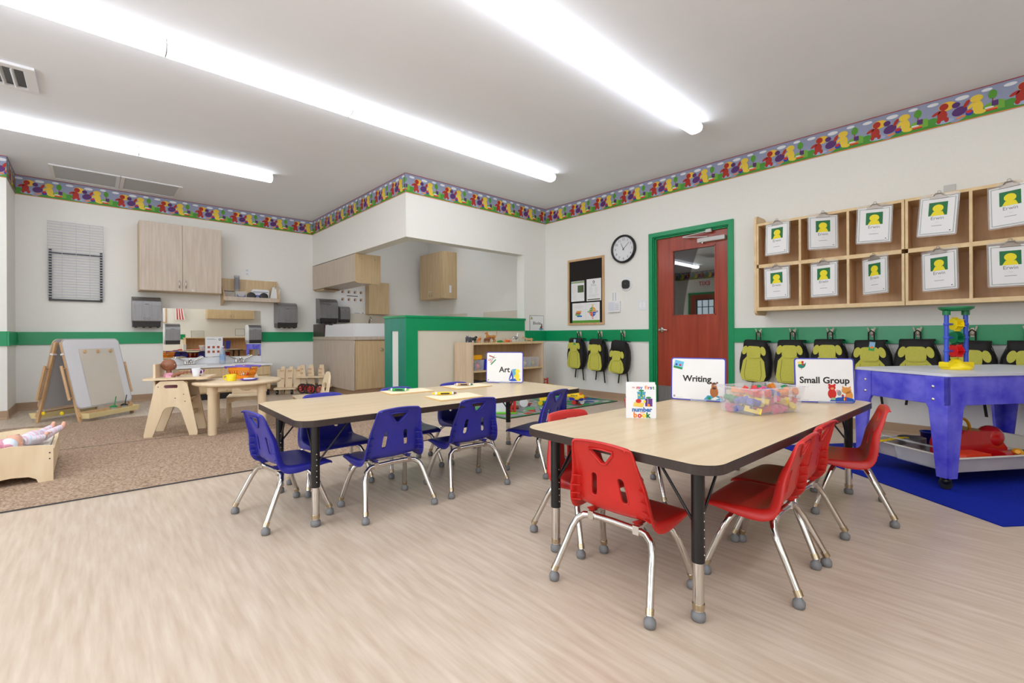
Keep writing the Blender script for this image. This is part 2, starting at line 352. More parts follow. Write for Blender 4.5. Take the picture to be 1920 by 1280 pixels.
# ------------------------------------------------------------------ far-left window and exit door, seen in reflections
win = MB().box((X0-.08, WY0, 1.2), (X0-.02, WY0+.03, 1.9), BLACK).box((X0-.08, WY1-.03, 1.2), (X0-.02, WY1, 1.9), BLACK).box((X0-.08, WY0, 1.2), (X0-.02, WY1, 1.23), BLACK).box((X0-.08, WY0, 1.87), (X0-.02, WY1, 1.9), BLACK)
for k in range(1, 3): win.box((X0-.06, WY0+.19*k-.01, 1.2), (X0-.04, WY0+.19*k+.01, 1.9), BLACK)
for k in range(1, 3): win.box((X0-.06, WY0, 1.2+.233*k-.01), (X0-.04, WY1, 1.2+.233*k+.01), BLACK)
struct(win, 'window_1')
dz = MB().box((X0+.001, 5.72, 0), (X0+.03, 5.78, 2.1), GREEN).box((X0+.001, 6.65, 0), (X0+.03, 6.71, 2.1), GREEN).box((X0+.001, 5.78, 2.04), (X0+.03, 6.65, 2.1), GREEN).box((X0+.001, 5.78, 0.01), (X0+.025, 6.65, 1.2), CHERRY).box((X0+.001, 5.78, 1.9), (X0+.025, 6.65, 2.04), CHERRY).box((X0+.001, 5.78, 1.2), (X0+.025, WY0, 1.9), CHERRY).box((X0+.001, WY1, 1.2), (X0+.025, 6.65, 1.9), CHERRY)
struct(dz, 'door_2')
ex = MB().box((-.15, -.04, -.09), (.15, 0, .09), WHITE); text(ex, 'EXIT', .17, 0, 0, -.0415, flat((220, 40, 40)), bold=.004)
tag(ex.build('exit_sign', loc=(X0+.001, 6.2, 2.36), rz=pi/2), 'white EXIT sign with red letters over the door on the left wall', 'sign')

for nm, M in (('fill_frame_1', Matrix.Translation((-.95, Y0, 1.55))), ('fill_frame_2', Matrix.Translation((X0, 2.0, 1.55)) @ Matrix.Rotation(-pi/2, 4, 'Z'))):  # invented window frames set around the added fill lamps
    b = MB(); b.M = M
    for a in ((-1.76, -.81, -1.7, .81), (1.7, -.81, 1.76, .81), (-1.76, -.81, 1.76, -.75), (-1.76, .75, 1.76, .81), (-.59, -.75, -.55, .75), (.55, -.75, .59, .75)): b.box((a[0], .0005, a[1]), (a[2], .04, a[3]), WHITE)
    struct(b, nm)
# ================================================================== CEILING FITTINGS
def fixture(x0, x1, y, lab):
    L = x1-x0
    t = thing('ceiling_light', lab, 'ceiling light', ((x0+x1)/2, y, CE), 0, 'linear ceiling lights')
    g = .0012
    b = MB().box((-L/2+g, -.055, -.025), (L/2-g, .055, -.0005), WHITE); b.build('housing', t)
    P = [(-.062, -.022)]+[(-.062*cos(a), -.03-.05*sin(a)**.7) for a in [pi*k/10 for k in range(11)]]+[(.062, -.022)]
    P = [(-.06, -.025), (-.062, -.045), (-.055, -.068), (-.035, -.08), (0, -.084), (.035, -.08), (.055, -.068), (.062, -.045), (.06, -.025)]
    b = MB(); b.prism(P, -L/2+g+.003, L/2-g-.003, DIFF, axis='x'); b.build('diffuser', t)
    for s in (-1, 1): MB().prism([(p[0]*1.0, p[1]*1.0) for p in P], s*(L/2-g), s*(L/2-g-.003), WHITE, axis='x').build('end_cap', t)
n = 0
for y, segs, who in ((3.66, [(-2.08, .356), (.356, 1.567), (1.567, 4.01)], 'middle'), (5.865, [(-2.08, .351), (.351, 1.563)], 'back'), (1.915, [(-2.08, .356), (.356, 2.799), (2.799, 4.017)], 'near'), (-.68, [(-2.08, .356), (.356, 2.799), (2.799, 4.017)], 'added unseen')):  # last row is added out of view to brighten the front and right
    for i, (a, c) in enumerate(segs):
        pos = 'at the right end' if i == len(segs)-1 else ('at the left end' if i == 0 else 'in the centre')
        fixture(a, c, y, 'long white wraparound ceiling light %s of the %s row' % (pos, who))
t = thing('air_vent', 'white louvred ceiling air vent between two rows of lights', 'air vent', (-.62, 4.855, CE))
b = MB()
for a in ((-.33, -.23, .33, -.17), (-.33, .16, .33, .22), (-.33, -.17, -.27, .16), (.27, -.17, .33, .16)): b.box((a[0], a[1], -.022), (a[2], a[3], -.0005), WHITE)
b.build('frame', t, bevel=.004)
b = MB().box((-.27, -.17, -.006), (.27, .16, -.0005), DKSTEEL)
b.build('duct_backing', t)
for k in range(9):
    MB().box((0, -.165, -.03), (.0035, .155, .0), WHITE, Matrix.Translation((-.235+.057*k, 0, -.001)) @ Matrix.Rotation(R(32), 4, 'Y')).build('louvre', t)
for i, (x0, x1) in enumerate(((-.345, .255), (.262, .852))):
    t = thing('return_grille', 'grey ceiling return grille, %s of the pair near the back wall' % ('left' if i == 0 else 'right'), 'air vent', ((x0+x1)/2, 7.36, CE))
    L = (x1-x0)/2
    b = MB()
    for a in ((-L, -.3, L, -.27), (-L, .27, L, .3), (-L, -.27, -L+.035, .27), (L-.035, -.27, L, .27)): b.box((a[0], a[1], -.012), (a[2], a[3], -.0005), WHITE)
    b.build('frame', t)
    b = MB()
    for k in range(26): b.box((-L+.035, -.262+k*.0203, -.008), (L-.035, -.25+k*.0203, -.001), LGR)
    b.build('grating', t)
# ================================================================== TABLES
def leg_parts(t, h, legs):
    for sx, sy, x, y in legs:
        b = MB().tube([(0, 0, .175), (0, 0, h)], .0195, BLACK, 14); b.tube([(0, 0, .03), (0, 0, .18)], .0165, CHROME, 14); b.tube([(0, 0, .035), (0, 0, .052)], .0185, mat('brass_collar', (200, 184, 156), .3, metal=1), 14)
        for k in range(6): b.ell((0, -.0195, .2+.025*k), (.003, .0015, .003), CHROME, 6, 4)
        l = b.build('leg', t, (x, y, 0))
        MB().lathe([(.012, .0), (.02, .002), (.0215, .012), (.0205, .022), (.013, .03), (.006, .036)], GREY, 16).build('glide', l)
        MB().tube([(0, 0, .27), (-sx*.16, 0, h)], .0045, BLACK, 8).build('brace', t, (x, y, 0))
        MB().tube([(0, 0, .27), (0, -sy*.14, h)], .0045, BLACK, 8).build('brace', t, (x, y, 0))
def act_table(loc, rz, label, group):
    t = thing('activity_table', label, 'table', loc, rz, group)
    L, W, H = .915, .385, .49
    P = rrect(-L, -W, L, W, .075, 8)
    b = MB().prism(P, H-.002, H, MAPLE, axis='z', side=BAND); b.build('tabletop', t)
    b = MB(); Q = rrect(-L-.003, -W-.003, L+.003, W+.003, .078, 8)
    b.prism(Q, H-.028, H-.002, BAND, axis='z'); b.build('edge_band', t, bevel=.004)
    leg_parts(t, H-.028, [(sx, sy, sx*.82, sy*.293) for sx in (-1, 1) for sy in (-1, 1)])
    return t
TR = R(-1.6)
red_t = act_table((2.163, .906, 0), TR, 'long maple-topped table ringed by red chairs, nearest the door', 'maple activity tables')
blu_t = dup(red_t, (1.567, 2.389, 0), TR, 'long maple-topped table ringed by blue chairs, with paper on it')
# ================================================================== CHAIRS
def chair_shell():
    rows = [  # y, z, half width, edge lift z, edge forward y, flange (x, y, z)
        (.172, .238, .138, -.002, 0, (.004, 0, -.004)), (.168, .247, .154, -.001, 0, (.004, 0, -.006)), (.15, .254, .160, 0, 0, (.004, 0, -.010)), (.11, .2565, .162, .002, 0, (.005, 0, -.016)), (.06, .255, .163, .005, 0, (.006, 0, -.024)), (.01, .2525, .161, .008, 0, (.007, 0, -.032)), (-.03, .253, .157, .010, .003, (.009, -.006, -.034)),
        (-.056, .260, .151, .008, .010, (.011, -.018, -.03)), (-.071, .278, .146, .002, .016, (.013, -.03, -.018)), (-.079, .305, .1425, 0, .018, (.013, -.034, -.008)), (-.085, .34, .137, 0, .017, (.011, -.032, -.002)), (-.091, .38, .130, 0, .016, (.008, -.027, 0)), (-.104, .42, .123, 0, .009, (.006, -.02, 0)), (-.117, .455, .1175, 0, .006, (.005, -.014, 0)), (-.126, .483, .1135, 0, .005, (.004, -.01, 0)), (-.131, .498, .110, -.002, .004, (.003, -.008, -.002)), (-.135, .507, .104, -.006, .004, (.001, -.008, -.006)), (-.142, .511, .1, -.008, .004, (0, -.008, -.008)), (-.150, .508, .098, -.008, .004, (0, -.004, -.006))]
    n = 16; vs = []; fs = []
    for y, z, hw, lz, fy, fl in rows:
        row = []
        for j in range(n+1):
            u = -1+2*j/n; a = abs(u)
            row.append((hw*u, y+fy*a**2.2, z+lz*a**2))
        for sx, q in ((-1, row[0]), (1, row[-1])):
            pass
        e = [tuple(row[0][k]+(-fl[0] if k == 0 else fl[k])*f for k in range(3)) for f in (1, .5)]
        g = [tuple(row[-1][k]+fl[k]*f for k in range(3)) for f in (.5, 1)]
        vs += e+row+g
    N = n+4
    for i in range(len(rows)-1):
        for j in range(N): fs.append((i*(N+1)+j, i*(N+1)+j+1, (i+1)*(N+1)+j+1, (i+1)*(N+1)+j))
    b = MB().add(vs, fs, REDP, True)
    o = b.build('seat_shell', fix=False)
    s = o.modifiers.new('so', 'SOLIDIFY'); s.thickness = .0065; s.offset = 0
    s = o.modifiers.new('ss', 'SUBSURF'); s.levels = 1; s.render_levels = 1
    cut = MB()
    cut.prism([(-.039, .479), (.039, .479), (.036, .471), (.006, .438), (-.006, .438), (-.036, .471)], -.2, -.05, REDP)
    for sx in (-1, 1): cut.prism([(sx*.055+p[0]-sx*(p[1]-.35)*.12, p[1]) for p in rrect(-.011, .312, .011, .392, .0105, 4)], -.2, -.0, REDP)
    c = cut.build('cutter')
    m = o.modifiers.new('b', 'BOOLEAN'); m.object = c; m.operation = 'DIFFERENCE'; m.solver = 'EXACT'
    bake(o); bpy.data.objects.remove(c)
    for p in o.data.polygons: p.use_smooth = True
    return o
def chair_proto(shell_mat, label):
    t = thing('school_chair', label, 'chair')
    global _shell
    o = bpy.data.objects.new('seat_shell', _shell.data.copy()); C.objects.link(o); o.parent = t
    o.data.materials.clear(); o.data.materials.append(shell_mat)
    e = o.modifiers.new('e', 'EDGE_SPLIT'); e.split_angle = R(50)
    # raised rims round the handle hole and the slots
    rim = [(-.045, .482), (0, .4845), (.045, .482), (.042, .469), (.009, .433), (-.009, .433), (-.042, .469)]
    MB().tube([(x, -.1215-(z-.455)*.31, z) for x, z in rim], .0042, shell_mat, 6, closed=True).build('handle_rim', t)
    for sx in (-1, 1):
        P = [(sx*.055+p[0]-sx*(p[1]-.35)*.12, p[1]) for p in rrect(-.014, .308, .014, .396, .0135, 4)]
        MB().tube([(x, -.0855-(z-.35)*.17+.0015, z) for x, z in P], .004, shell_mat, 6, closed=True).build('slot_rim', t)
        for z, w, o in ((.275, .146, -.096), (.30, .1435, -.104), (.33, .1385, -.108), (.365, .1325, -.11)):
            MB().add([(sx*(w-.022), o+.022, z), (sx*(w+.006), o+.006, z), (sx*(w+.006), o+.03, z), (sx*(w-.022), o+.03, z), (sx*(w-.022), o+.022, z+.003), (sx*(w+.006), o+.006, z+.003), (sx*(w+.006), o+.03, z+.003), (sx*(w-.022), o+.03, z+.003)],
                     [(0, 1, 2, 3), (4, 5, 6, 7), (0, 1, 5, 4), (1, 2, 6, 5), (2, 3, 7, 6), (3, 0, 4, 7)], shell_mat).build('rib', t)
        MB().prism([(-.085, .262), (-.03, .254), (-.028, .236), (-.055, .238)], sx*.088-.002, sx*.088+.002, shell_mat, axis='x').build('mounting_lug', t)
    # frame: rear arch, front arch, two side rails
    for nm, pts in (('rear_tube', [(-.183, -.15, .034), (-.163, -.104, .13), (-.155, -.082, .175), (-.143, -.066, .205), (-.12, -.056, .221), (-.09, -.052, .226), (0, -.05, .227), (.09, -.052, .226), (.12, -.056, .221), (.143, -.066, .205), (.155, -.082, .175), (.163, -.104, .13), (.183, -.15, .034)]),
                    ('front_tube', [(-.178, .145, .034), (-.16, .11, .13), (-.15, .093, .175), (-.138, .08, .203), (-.115, .07, .219), (-.085, .066, .225), (0, .065, .226), (.085, .066, .225), (.115, .07, .219), (.138, .08, .203), (.15, .093, .175), (.16, .11, .13), (.178, .145, .034)])):
        b = MB().tube(pts, .0115, CHROME, 12)
        for e_ in (pts[0], pts[-1]):
            k = pts[1] if e_ is pts[0] else pts[-2]; d = (Vector(k)-Vector(e_)).normalized(); p = Vector(e_)
            b.tube([p+d*.002, p+d*.02], .0132, mat('brass_collar', (200, 184, 156), .3, metal=1), 12)
        tb = b.build(nm, t)
        for e_ in (pts[0], pts[-1]):
            tl = R(14)*(1 if e_[1] < 0 else -1)
            g = MB().lathe([(.008, .0), (.0165, .002), (.0185, .012), (.0175, .021), (.011, .028), (.006, .038)], GREY, 14, Matrix.Rotation(tl*0, 4, 'X'))
            g.build('glide', tb, (e_[0], e_[1]-.002*(1 if e_[1] > 0 else -1), 0))
    for sx in (-1, 1):
        b = MB(); b.bar((sx*.088, -.05, .2385), (sx*.088, .066, .2385), .016, .012, CHROME); b.box((sx*.088-.011, -.066, .215), (sx*.088+.011, -.034, .243), CHROME)
        b.build('side_rail', t)
    return t
_shell = chair_shell()
redc = chair_proto(REDP, ''); bluc = chair_proto(BLUEP, '')
bpy.data.objects.remove(_shell)
def H(deg): return R(deg-90)
reds = [((1.340, .903), 1.5, 'red plastic chair at the near short end of the table, back to us'),
        ((1.80, .605), 92, 'red plastic chair nearest us on the right-hand long side, overlapped by the next'),
        ((2.125, .625), 88, 'middle red chair on the right-hand long side, half behind another'),
        ((2.737, .54), 105, 'red plastic chair turned sideways at the table beside the blue mat'),
        ((1.575, 1.235), 262, 'red plastic chair facing us at the left corner of its table'),
        ((2.25, 1.29), 268, 'red plastic chair facing us on the far side, mostly hidden behind the board book')]
for i, ((x, y), h, lab) in enumerate(reds):
    if i == 0: redc.location = (x, y, 0); redc.rotation_euler = (0, 0, H(h)); redc['label'] = lab; redc['group'] = 'red chairs'
    else: dup(redc, (x, y, 0), H(h), lab)
blues = [((.675, 2.371), 6.5, 'blue plastic chair at the left short end of the table'),
         ((1.094, 2.127), 90, 'blue plastic chair with its back to us, left of two on the near side'),
         ((1.581, 2.117), 85, 'blue plastic chair with its back to us, right of two on the near side'),
         ((2.135, 2.055), 102, 'blue plastic chair angled at the right end near the red chairs'),
         ((1.02, 2.665), 270, 'blue plastic chair facing us, leftmost on the far side of the table'),
         ((1.495, 2.65), 270, 'blue plastic chair facing us, middle one on the far side, seat half hidden'),
         ((1.94, 2.63), 265, 'blue plastic chair facing us, rightmost on the far side of the table')]
for i, ((x, y), h, lab) in enumerate(blues):
    if i == 0: bluc.location = (x, y, 0); bluc.rotation_euler = (0, 0, H(h)); bluc['label'] = lab; bluc['group'] = 'blue chairs'
    else: dup(bluc, (x, y, 0), H(h), lab)
# ================================================================== MATS
def sheet(name, pts, z0, z1, m, side=None):
    return MB().prism(pts, z0, z1, m, axis='z', side=side).build(name)
EDGE = mat('mat_edge', (70, 68, 70), .7)
tag(sheet('floor_mat', [(-2.2, 3.41), (.773, 3.262), (2.12, 3.20), (2.12, 4.70), (1.05, 4.757), (-2.2, 4.905)], .0005, .008, CARPET, EDGE), 'brown textured floor mat beside the wooden floor, nearer of two', 'mat', 'brown floor mats')
tag(sheet('floor_mat', [(-2.2, 4.92), (1.05, 4.768), (2.12, 4.71), (2.12, 6.22), (1.384, 6.25), (-2.2, 6.32)], .0005, .008, CARPET, EDGE), 'brown textured floor mat, farther of two, under the easel side', 'mat', 'brown floor mats')
tag(sheet('floor_mat', [(2.95, .028), (3.84, 1.205), (4.85, .47), (4.85, -1.35), (4.8, -1.4)], .0005, .005, BLUEMAT), 'royal blue floor mat under the water table', 'mat')
def roadmat():
    m = bpy.data.materials.new('road_rug_print'); m.use_nodes = True; nt = m.node_tree; n = nt.nodes; L = nt.links; b = n['Principled BSDF']; b.inputs['Roughness'].default_value = .9
    tc = n.new('ShaderNodeTexCoord'); v = n.new('ShaderNodeTexVoronoi'); v.inputs['Scale'].default_value = 7; v2 = n.new('ShaderNodeTexVoronoi'); v2.feature = 'DISTANCE_TO_EDGE'; v2.inputs['Scale'].default_value = 3
    r = n.new('ShaderNodeValToRGB'); r.color_ramp.interpolation = 'CONSTANT'; cols = [(40, 140, 80), (176, 180, 176), (60, 160, 96), (200, 206, 200), (190, 70, 60), (50, 90, 160), (90, 176, 110), (214, 196, 90)]
    while len(r.color_ramp.elements) < len(cols): r.color_ramp.elements.new(.5)
    for i, c in enumerate(cols): r.color_ramp.elements[i].position = i/len(cols)+.0001*i; r.color_ramp.elements[i].color = col(c)
    mx = n.new('ShaderNodeMix'); mx.data_type = 'RGBA'; lt = n.new('ShaderNodeMath'); lt.operation = 'LESS_THAN'; lt.inputs[1].default_value = .07
    L.new(tc.outputs['Object'], v.inputs[0]); L.new(tc.outputs['Object'], v2.inputs[0]); L.new(v.outputs['Color'], r.inputs[0]); L.new(v2.outputs['Distance'], lt.inputs[0]); L.new(lt.outputs[0], mx.inputs[0])
    L.new(r.outputs[0], mx.inputs[6]); mx.inputs[7].default_value = col((150, 150, 152)); L.new(mx.outputs[2], b.inputs['Base Color']); return m
t = thing('road_rug', 'play rug printed with green fields and grey roads, by the coat hooks', 'rug', (4.02, 3.93, 0), R(-2))
MB().prism(rrect(-.9, -.49, .9, .49, .03), .0005, .006, roadmat(), axis='z').build('rug_field', t)
b = MB()
for a in ((-.915, -.5, .915, -.46), (-.915, .46, .915, .5), (-.915, -.46, -.875, .46), (.875, -.46, .915, .46)): b.box((a[0], a[1], .0005), (a[2], a[3], .0075), flat((30, 130, 76)))
b.build('border', t)
b = MB()
for a in ((-.925, -.51, .925, -.5), (-.925, .5, .925, .51), (-.925, -.5, -.915, .5), (.915, -.5, .925, .5)): b.box((a[0], a[1], .0005), (a[2], a[3], .007), BLACK)
b.build('binding', t)
# ================================================================== RIGHT WALL
# cubby units
def cubby(yl, bays, label):
    # local x right = world -Y ; left edge at world Y = yl
    t = thing('wall_cubby', label, 'cubby shelf', (XR, yl, 0), RT, 'wall cubbies')
    D = .265; bw = .362; n = bays; Wd = n*bw+.018
    zb, zm, zt = 1.075, 1.49, 1.90
    MB().box((0, -D, zb), (Wd, -.001, zb+.035), MAPLEC).build('bottom_board', t, bevel=.002)
    MB().box((0, -D, zt), (Wd, -.001, zt+.024), MAPLEC).build('top_board', t, bevel=.002)
    MB().box((.018, -D, zm), (Wd-.018, -.012, zm+.034), MAPLEC).build('middle_shelf', t, bevel=.002)
    MB().box((.018, -.012, zb+.035), (Wd-.018, -.0012, zt), MAPLEB).build('back_panel', t)
    for k in range(n+1):
        x = k*bw
        for a, c in ((zb+.035, zm), (zm+.034, zt)):
            MB().box((x, -D, a), (x+.018, -.0125, c), MAPLEB).box((x, -D-.001, a), (x+.018, -D+.004, c), MAPLEC).build('divider', t)
    return t
cub1 = cubby(1.68, 3, 'maple wall cubby unit of six holes with clipboards, nearer the door')
dup(cub1, (XR, .572, 0), RT, 'maple wall cubby unit of holes with clipboards, running off the right edge')
t = MB().prism(rrect(-.27, 1.035, .0, 2.005, .05), -.011, .011, MAPLEC, axis='x')
o = t.build('side_panel', bevel=.004); o.parent = cub1; o.location = (-.011, 0, 0)
# clipboards with name cards
CLIPM = mat('clip_steel', (176, 168, 160), .38, metal=.7)
def clipboard(name_kind, y, z, wid, lean, label):
    yaw = math.acos(min(1, wid/.216))*(1 if int(y*1000) % 2 else -1)*.8
    t = thing('clipboard', label, 'clipboard', (XR-.285, y, z), RT+yaw, 'name card clipboards')
    M = Matrix.Rotation(R(lean), 4, 'Y')
    b = MB(); b.M = M; b.prism(rrect(-.118, -.165, .118, .155, .015), -.0015, .0015, ACRY); b.build('board', t)
    b = MB(); b.M = M
    b.box((-.108, -.0035, -.155), (.108, -.002, .13), PAPER)
    for s, m_, l in ((.1, flat((60, 120, 90)), 1), (.0985, PAPER, 2), (.096, INK, 3), (.0945, PAPER, 4)):
        b.face(rect(-s, -.155+(.108-s), s, .13-(.108-s)), -.0035-.0003*l, m_)
    b.face(rect(-.055, -.01, .055, .09), -.0052, flat((36, 116, 66)))
    yl = flat((246, 228, 40))     # plain yellow rounded shape in place of the picture
    b.face(oval(0, .045, .032, .028), -.0055, yl); b.face([(-.042, -.01), (.04, -.01), (.028, .02), (-.025, .022)], -.0058, yl)
    text(b, 'Erwin', .034, 0, -.03, -.0052, flat((120, 118, 130)))
    b.face(rect(-.01, -.0605, .012, -.0595), -.0052, GRY); b.face(rect(-.032, -.088, .03, -.0845), -.0052, GRY)
    b.face(oval(.078, -.128, .004, .004), -.0052, INK); b.face(rect(-.075, -.14, .068, -.1394), -.0052, LGR)
    b.build('card', t)
    b = MB(); b.M = M
    b.prism([(-.055, .118), (.055, .118), (.05, .128), (.02, .142), (.012, .158), (-.012, .158), (-.02, .142), (-.05, .128)], -.011, -.004, CLIPM)
    b.tube([(-.03, -.012, .14), (-.018, -.02, .155), (.018, -.02, .155), (.03, -.012, .14)], .004, CLIPM, 8)
    b.tube([(.01*cos(a), -.012, .165+.01*sin(a)) for a in [2*pi*k/10 for k in range(10)]], .0022, CLIPM, 6, closed=True)
    b.build('clip', t)
ordn = ['leftmost', 'second from the left', 'third from the left', 'fourth from the left', 'fifth and last']
cl = [((1.49, 1.125, .765, .378, .002), 1.765, (.205, .171, .208, .21, .2), (1.5, -.5, 2, 4, -1)), ((1.496, 1.118, .76, .37, .005), 1.345, (.212, .2, .155, .185, .2), (-1, 0, -1, -1, -1))]
for r_, (ys, z, ws, ls) in enumerate(cl):
    for i in range(5): clipboard('', ys[i], z-.005, ws[i], ls[i], 'clipboard card lettered Erwin, %s in the %s row of cubbies' % (ordn[i], ('upper', 'lower')[r_]))
# coat hooks and backpacks
def hook(y, lab, z=.862):
    t = thing('coat_hook', lab, 'hook', (XR-.018, y, z), RT, 'coat hooks on the green rail')
    BN = mat('hook_nickel', (226, 206, 188), .4, metal=.1)
    MB().box((-.011, -.006, -.04), (.011, -.0003, .03), BN).build('plate', t, bevel=.002)
    for s in (-1, 1): MB().tube([(s*.003, -.006, -.025), (s*.008, -.03, -.02), (s*.018, -.045, .01), (s*.026, -.052, .04)], [.006, .0055, .005, .006], BN, 8).build('prong', t)
def backpack(y, lab, drop=0, tilt=0, hw=.128, taged=False, flap=.17, ztop=.80):
    t = thing('backpack', lab, 'backpack', (XR-.03, y, 0), RT, 'black backpacks with yellow fronts')
    M = Matrix.Translation((0, 0, .84)) @ Matrix.Rotation(R(tilt), 4, 'Y') @ Matrix.Translation((0, 0, -.84-drop)); 
    h0, h1 = .375, ztop
    # padded body: stacked rounded outlines
    b = MB(); b.M = M; vs = []; fs = []; n = 28
    def outline(s, inset):
        P = []
        for k in range(n):
            a = 2*pi*k/n; ca, sa = cos(a), sin(a)
            x = (abs(ca)**.55)*(1 if ca > 0 else -1); z = (abs(sa)**.6)*(1 if sa > 0 else -1)
            wz = hw*(1-.26*max(0, z)**1.5)
            P.append((x*(wz-inset), (h0+h1)/2+z*((h1-h0)/2-inset)))
        return P
    layers = [(-.004, .03), (-.012, .012), (-.035, .002), (-.075, 0), (-.105, .004), (-.122, .014), (-.128, .03), (-.13, .06)]
    for yy, ins in layers:
        for x, z in outline(0, ins): vs.append((x, yy-.012*(.7-z)/.3*0, z))
    for i in range(len(layers)-1):
        for k in range(n): fs.append((i*n+k, i*n+(k+1) % n, (i+1)*n+(k+1) % n, (i+1)*n+k))
    fs.append(tuple(range(n))); fs.append(tuple(range(len(vs)-1, len(vs)-n-1, -1)))
    b.add(vs, fs, BLKF, True)
    b.build('bag_body', t)
    for s in (-1, 1):
        b = MB(); b.M = M; b.tube([(s*hw*f, yy, z) for f, yy, z in ((.7, -.045, h1-.03), (.93, -.06, h1-.12), (1.003, -.065, h1-.22), (.99, -.065, h0+.08), (.8, -.06, h0+.01))], .003, DKSTEEL, 6)
        b.build('zip_piping', t)
    b = MB(); b.M = M     # top flap
    zf = h1-flap; w = hw*.70
    prof = [(-.01, h1-.004), (-.05, h1+.006), (-.1, h1+.002), (-.128, h1-.012), (-.137, h1-.05), (-.139, zf)]
    vs = []; fs = []
    for yy, z in prof:
        for k in range(7): u = -1+k/3; vs.append((u*(w+.004), yy+.012*abs(u)**3, z))
    for i in range(len(prof)-1):
        for k in range(6): fs.append((i*7+k, i*7+k+1, (i+1)*7+k+1, (i+1)*7+k))
    o_ = b.add(vs, fs, BLKF, True).build('flap', t); so = o_.modifiers.new('s', 'SOLIDIFY'); so.thickness = .005; so.offset = -1
    # plain yellow-green fabric panels in place of the picture
    LIME = mat('lime_felt', (204, 200, 84), .85, scale=(80, 80, 80), var=.05, bump=.15)
    b = MB(); b.M = M; z1_ = zf+.045
    b.prism(rrect(-w*.62, z1_-.12, w*.62, z1_, .03), -.1455, -.1395, LIME); b.build('upper_patch', t, bevel=.001)
    for s in (-1, 1):
        b = MB(); b.M = M; b.prism(oval(s*w*.82, z1_-.045, .024, .046, 14, s*.25), -.1435, -.139, LIME); b.build('side_patch', t)
    b = MB(); b.M = M; zz = z1_-.09
    P = [(-w*.5, zz), (-w*.95, zz-.06), (-w*1.16, h0+.075), (-w*1.0, h0+.03), (-w*.6, h0+.018), (w*.6, h0+.018), (w*1.0, h0+.03), (w*1.16, h0+.075), (w*.95, zz-.06), (w*.5, zz)]
    b.prism(P, -.1375, -.1285, LIME); b.build('lower_patch', t, bevel=.002)
    b = MB(); b.M = M
    for s in (-1, 1): b.tube([(s*w*.62, -.138, zz-.05), (s*w*.78, -.138, h0+.09), (s*w*.66, -.138, h0+.03)], .0014, INK, 5)
    b.tube([(-w*.6, -.138, h0+.03), (w*.6, -.138, h0+.03)], .0014, INK, 5); b.build('seam_line', t)
    MB().tube([(-.02, -.035, h1-.002-drop), (-.019, -.042, .86), (0, -.045, .878), (.019, -.042, .86), (.02, -.035, h1-.002-drop)], .0055, BLKF, 8).build('hanging_loop', t)
    for s in (-1, 1):
        z = h0-drop; MB().prism([(s*.055-.009, z+.03), (s*.055+.009, z+.03), (s*.075+.009, z-.12-.03*(s > 0)), (s*.075-.009, z-.12-.03*(s > 0))], -.028, -.024, BLKF).build('strap', t)
    if taged:
        b = MB(); b.M = M @ Matrix.Translation((.02, -.006, h1-.045)) @ Matrix.Rotation(R(8), 4, 'Y')
        b.box((-.02, -.142, -.04), (.02, -.14, .035), flat((60, 170, 80))).face(rect(-.019, -.01, .019, .034), -.1425, flat((150, 190, 226))).face(oval(0, -.012, .012, .01), -.1428, ORG); b.build('price_tag', t)
    return t
names = ['first from the corner', 'second from the corner', 'third from the corner, just left of the door frame', 'first right of the door', 'second right of the door', 'third right of the door', 'fourth right of the door', 'fifth right of the door', 'sixth right of the door', 'last at the right edge']
ys = [4.062, 3.707, 3.349, 1.735, 1.427, 1.123, .822, .521, .205, -.085]
for i, y in enumerate(ys):
    hook(y, 'nickel double coat hook, %s' % names[i], .862)
    extra = ['with a hanging tag', 'with its loop off centre', 'sagging low', 'beside the frame', 'half hidden by a sign', 'top showing above a sign', 'with a bright tag', 'left of the toy tower', 'behind the toy tower', 'cut by the picture edge'][i]
    backpack(y, 'black backpack with yellow patches, %s, %s' % (names[i].split(',')[0], extra), drop=(0, .012, .03, .015, .012, .004, .01, 0, .01, .01)[i], tilt=(2, 2, 5, 3, 0, 0, -1, 0, 2, 0)[i], taged=i in (0, 6), flap=(.10, .11, .17, .10, .09, .09, .10, .10, .11, .11)[i], hw=(.142 if i < 3 else .148))
# clock
t = thing('wall_clock', 'round black-rimmed wall clock showing about ten past eleven', 'clock', (XR, 3.362, 1.948), RT)
M = Matrix.Rotation(pi/2, 4, 'X')
MB().lathe([(.155, .001), (.178, .002), (.183, .02), (.178, .04), (.165, .045), (.156, .038), (.155, .02), (.155, .001)], BLACK, 40, M, cap=False).build('rim', t)
b = MB(); b.prism(oval(0, 0, .157, .157, 40), -.02, -.001, WHITE)
for k in range(1, 13):
    a = pi/2-2*pi*k/12; text(b, str(k), .042, .122*cos(a), .122*sin(a), -.0206, INK)
for k in range(60):
    a = 2*pi*k/60; r0 = .147 if k % 5 else .143; c_, s_ = cos(a), sin(a); w_ = .0007 if k % 5 else .0016
    b.face([(r0*c_-w_*s_, r0*s_+w_*c_), (r0*c_+w_*s_, r0*s_-w_*c_), (.152*c_+w_*s_, .152*s_-w_*c_), (.152*c_-w_*s_, .152*s_+w_*c_)], -.0206, INK)
b.build('dial', t)
for nm, a, L, w_ in (('hour_hand', R(90-335), .085, .004), ('minute_hand', R(90-47), .115, .003)):
    c_, s_ = cos(a), sin(a); MB().prism([(-.02*c_-w_*s_, -.02*s_+w_*c_), (-.02*c_+w_*s_, -.02*s_-w_*c_), (L*c_+w_*.5*s_, L*s_-w_*.5*c_), (L*c_-w_*.5*s_, L*s_+w_*.5*c_)], -.026, -.0235, BLACK).build(nm, t)
MB().lathe([(.006, .02), (.006, .03)], BLACK, 12, M).build('hub', t)
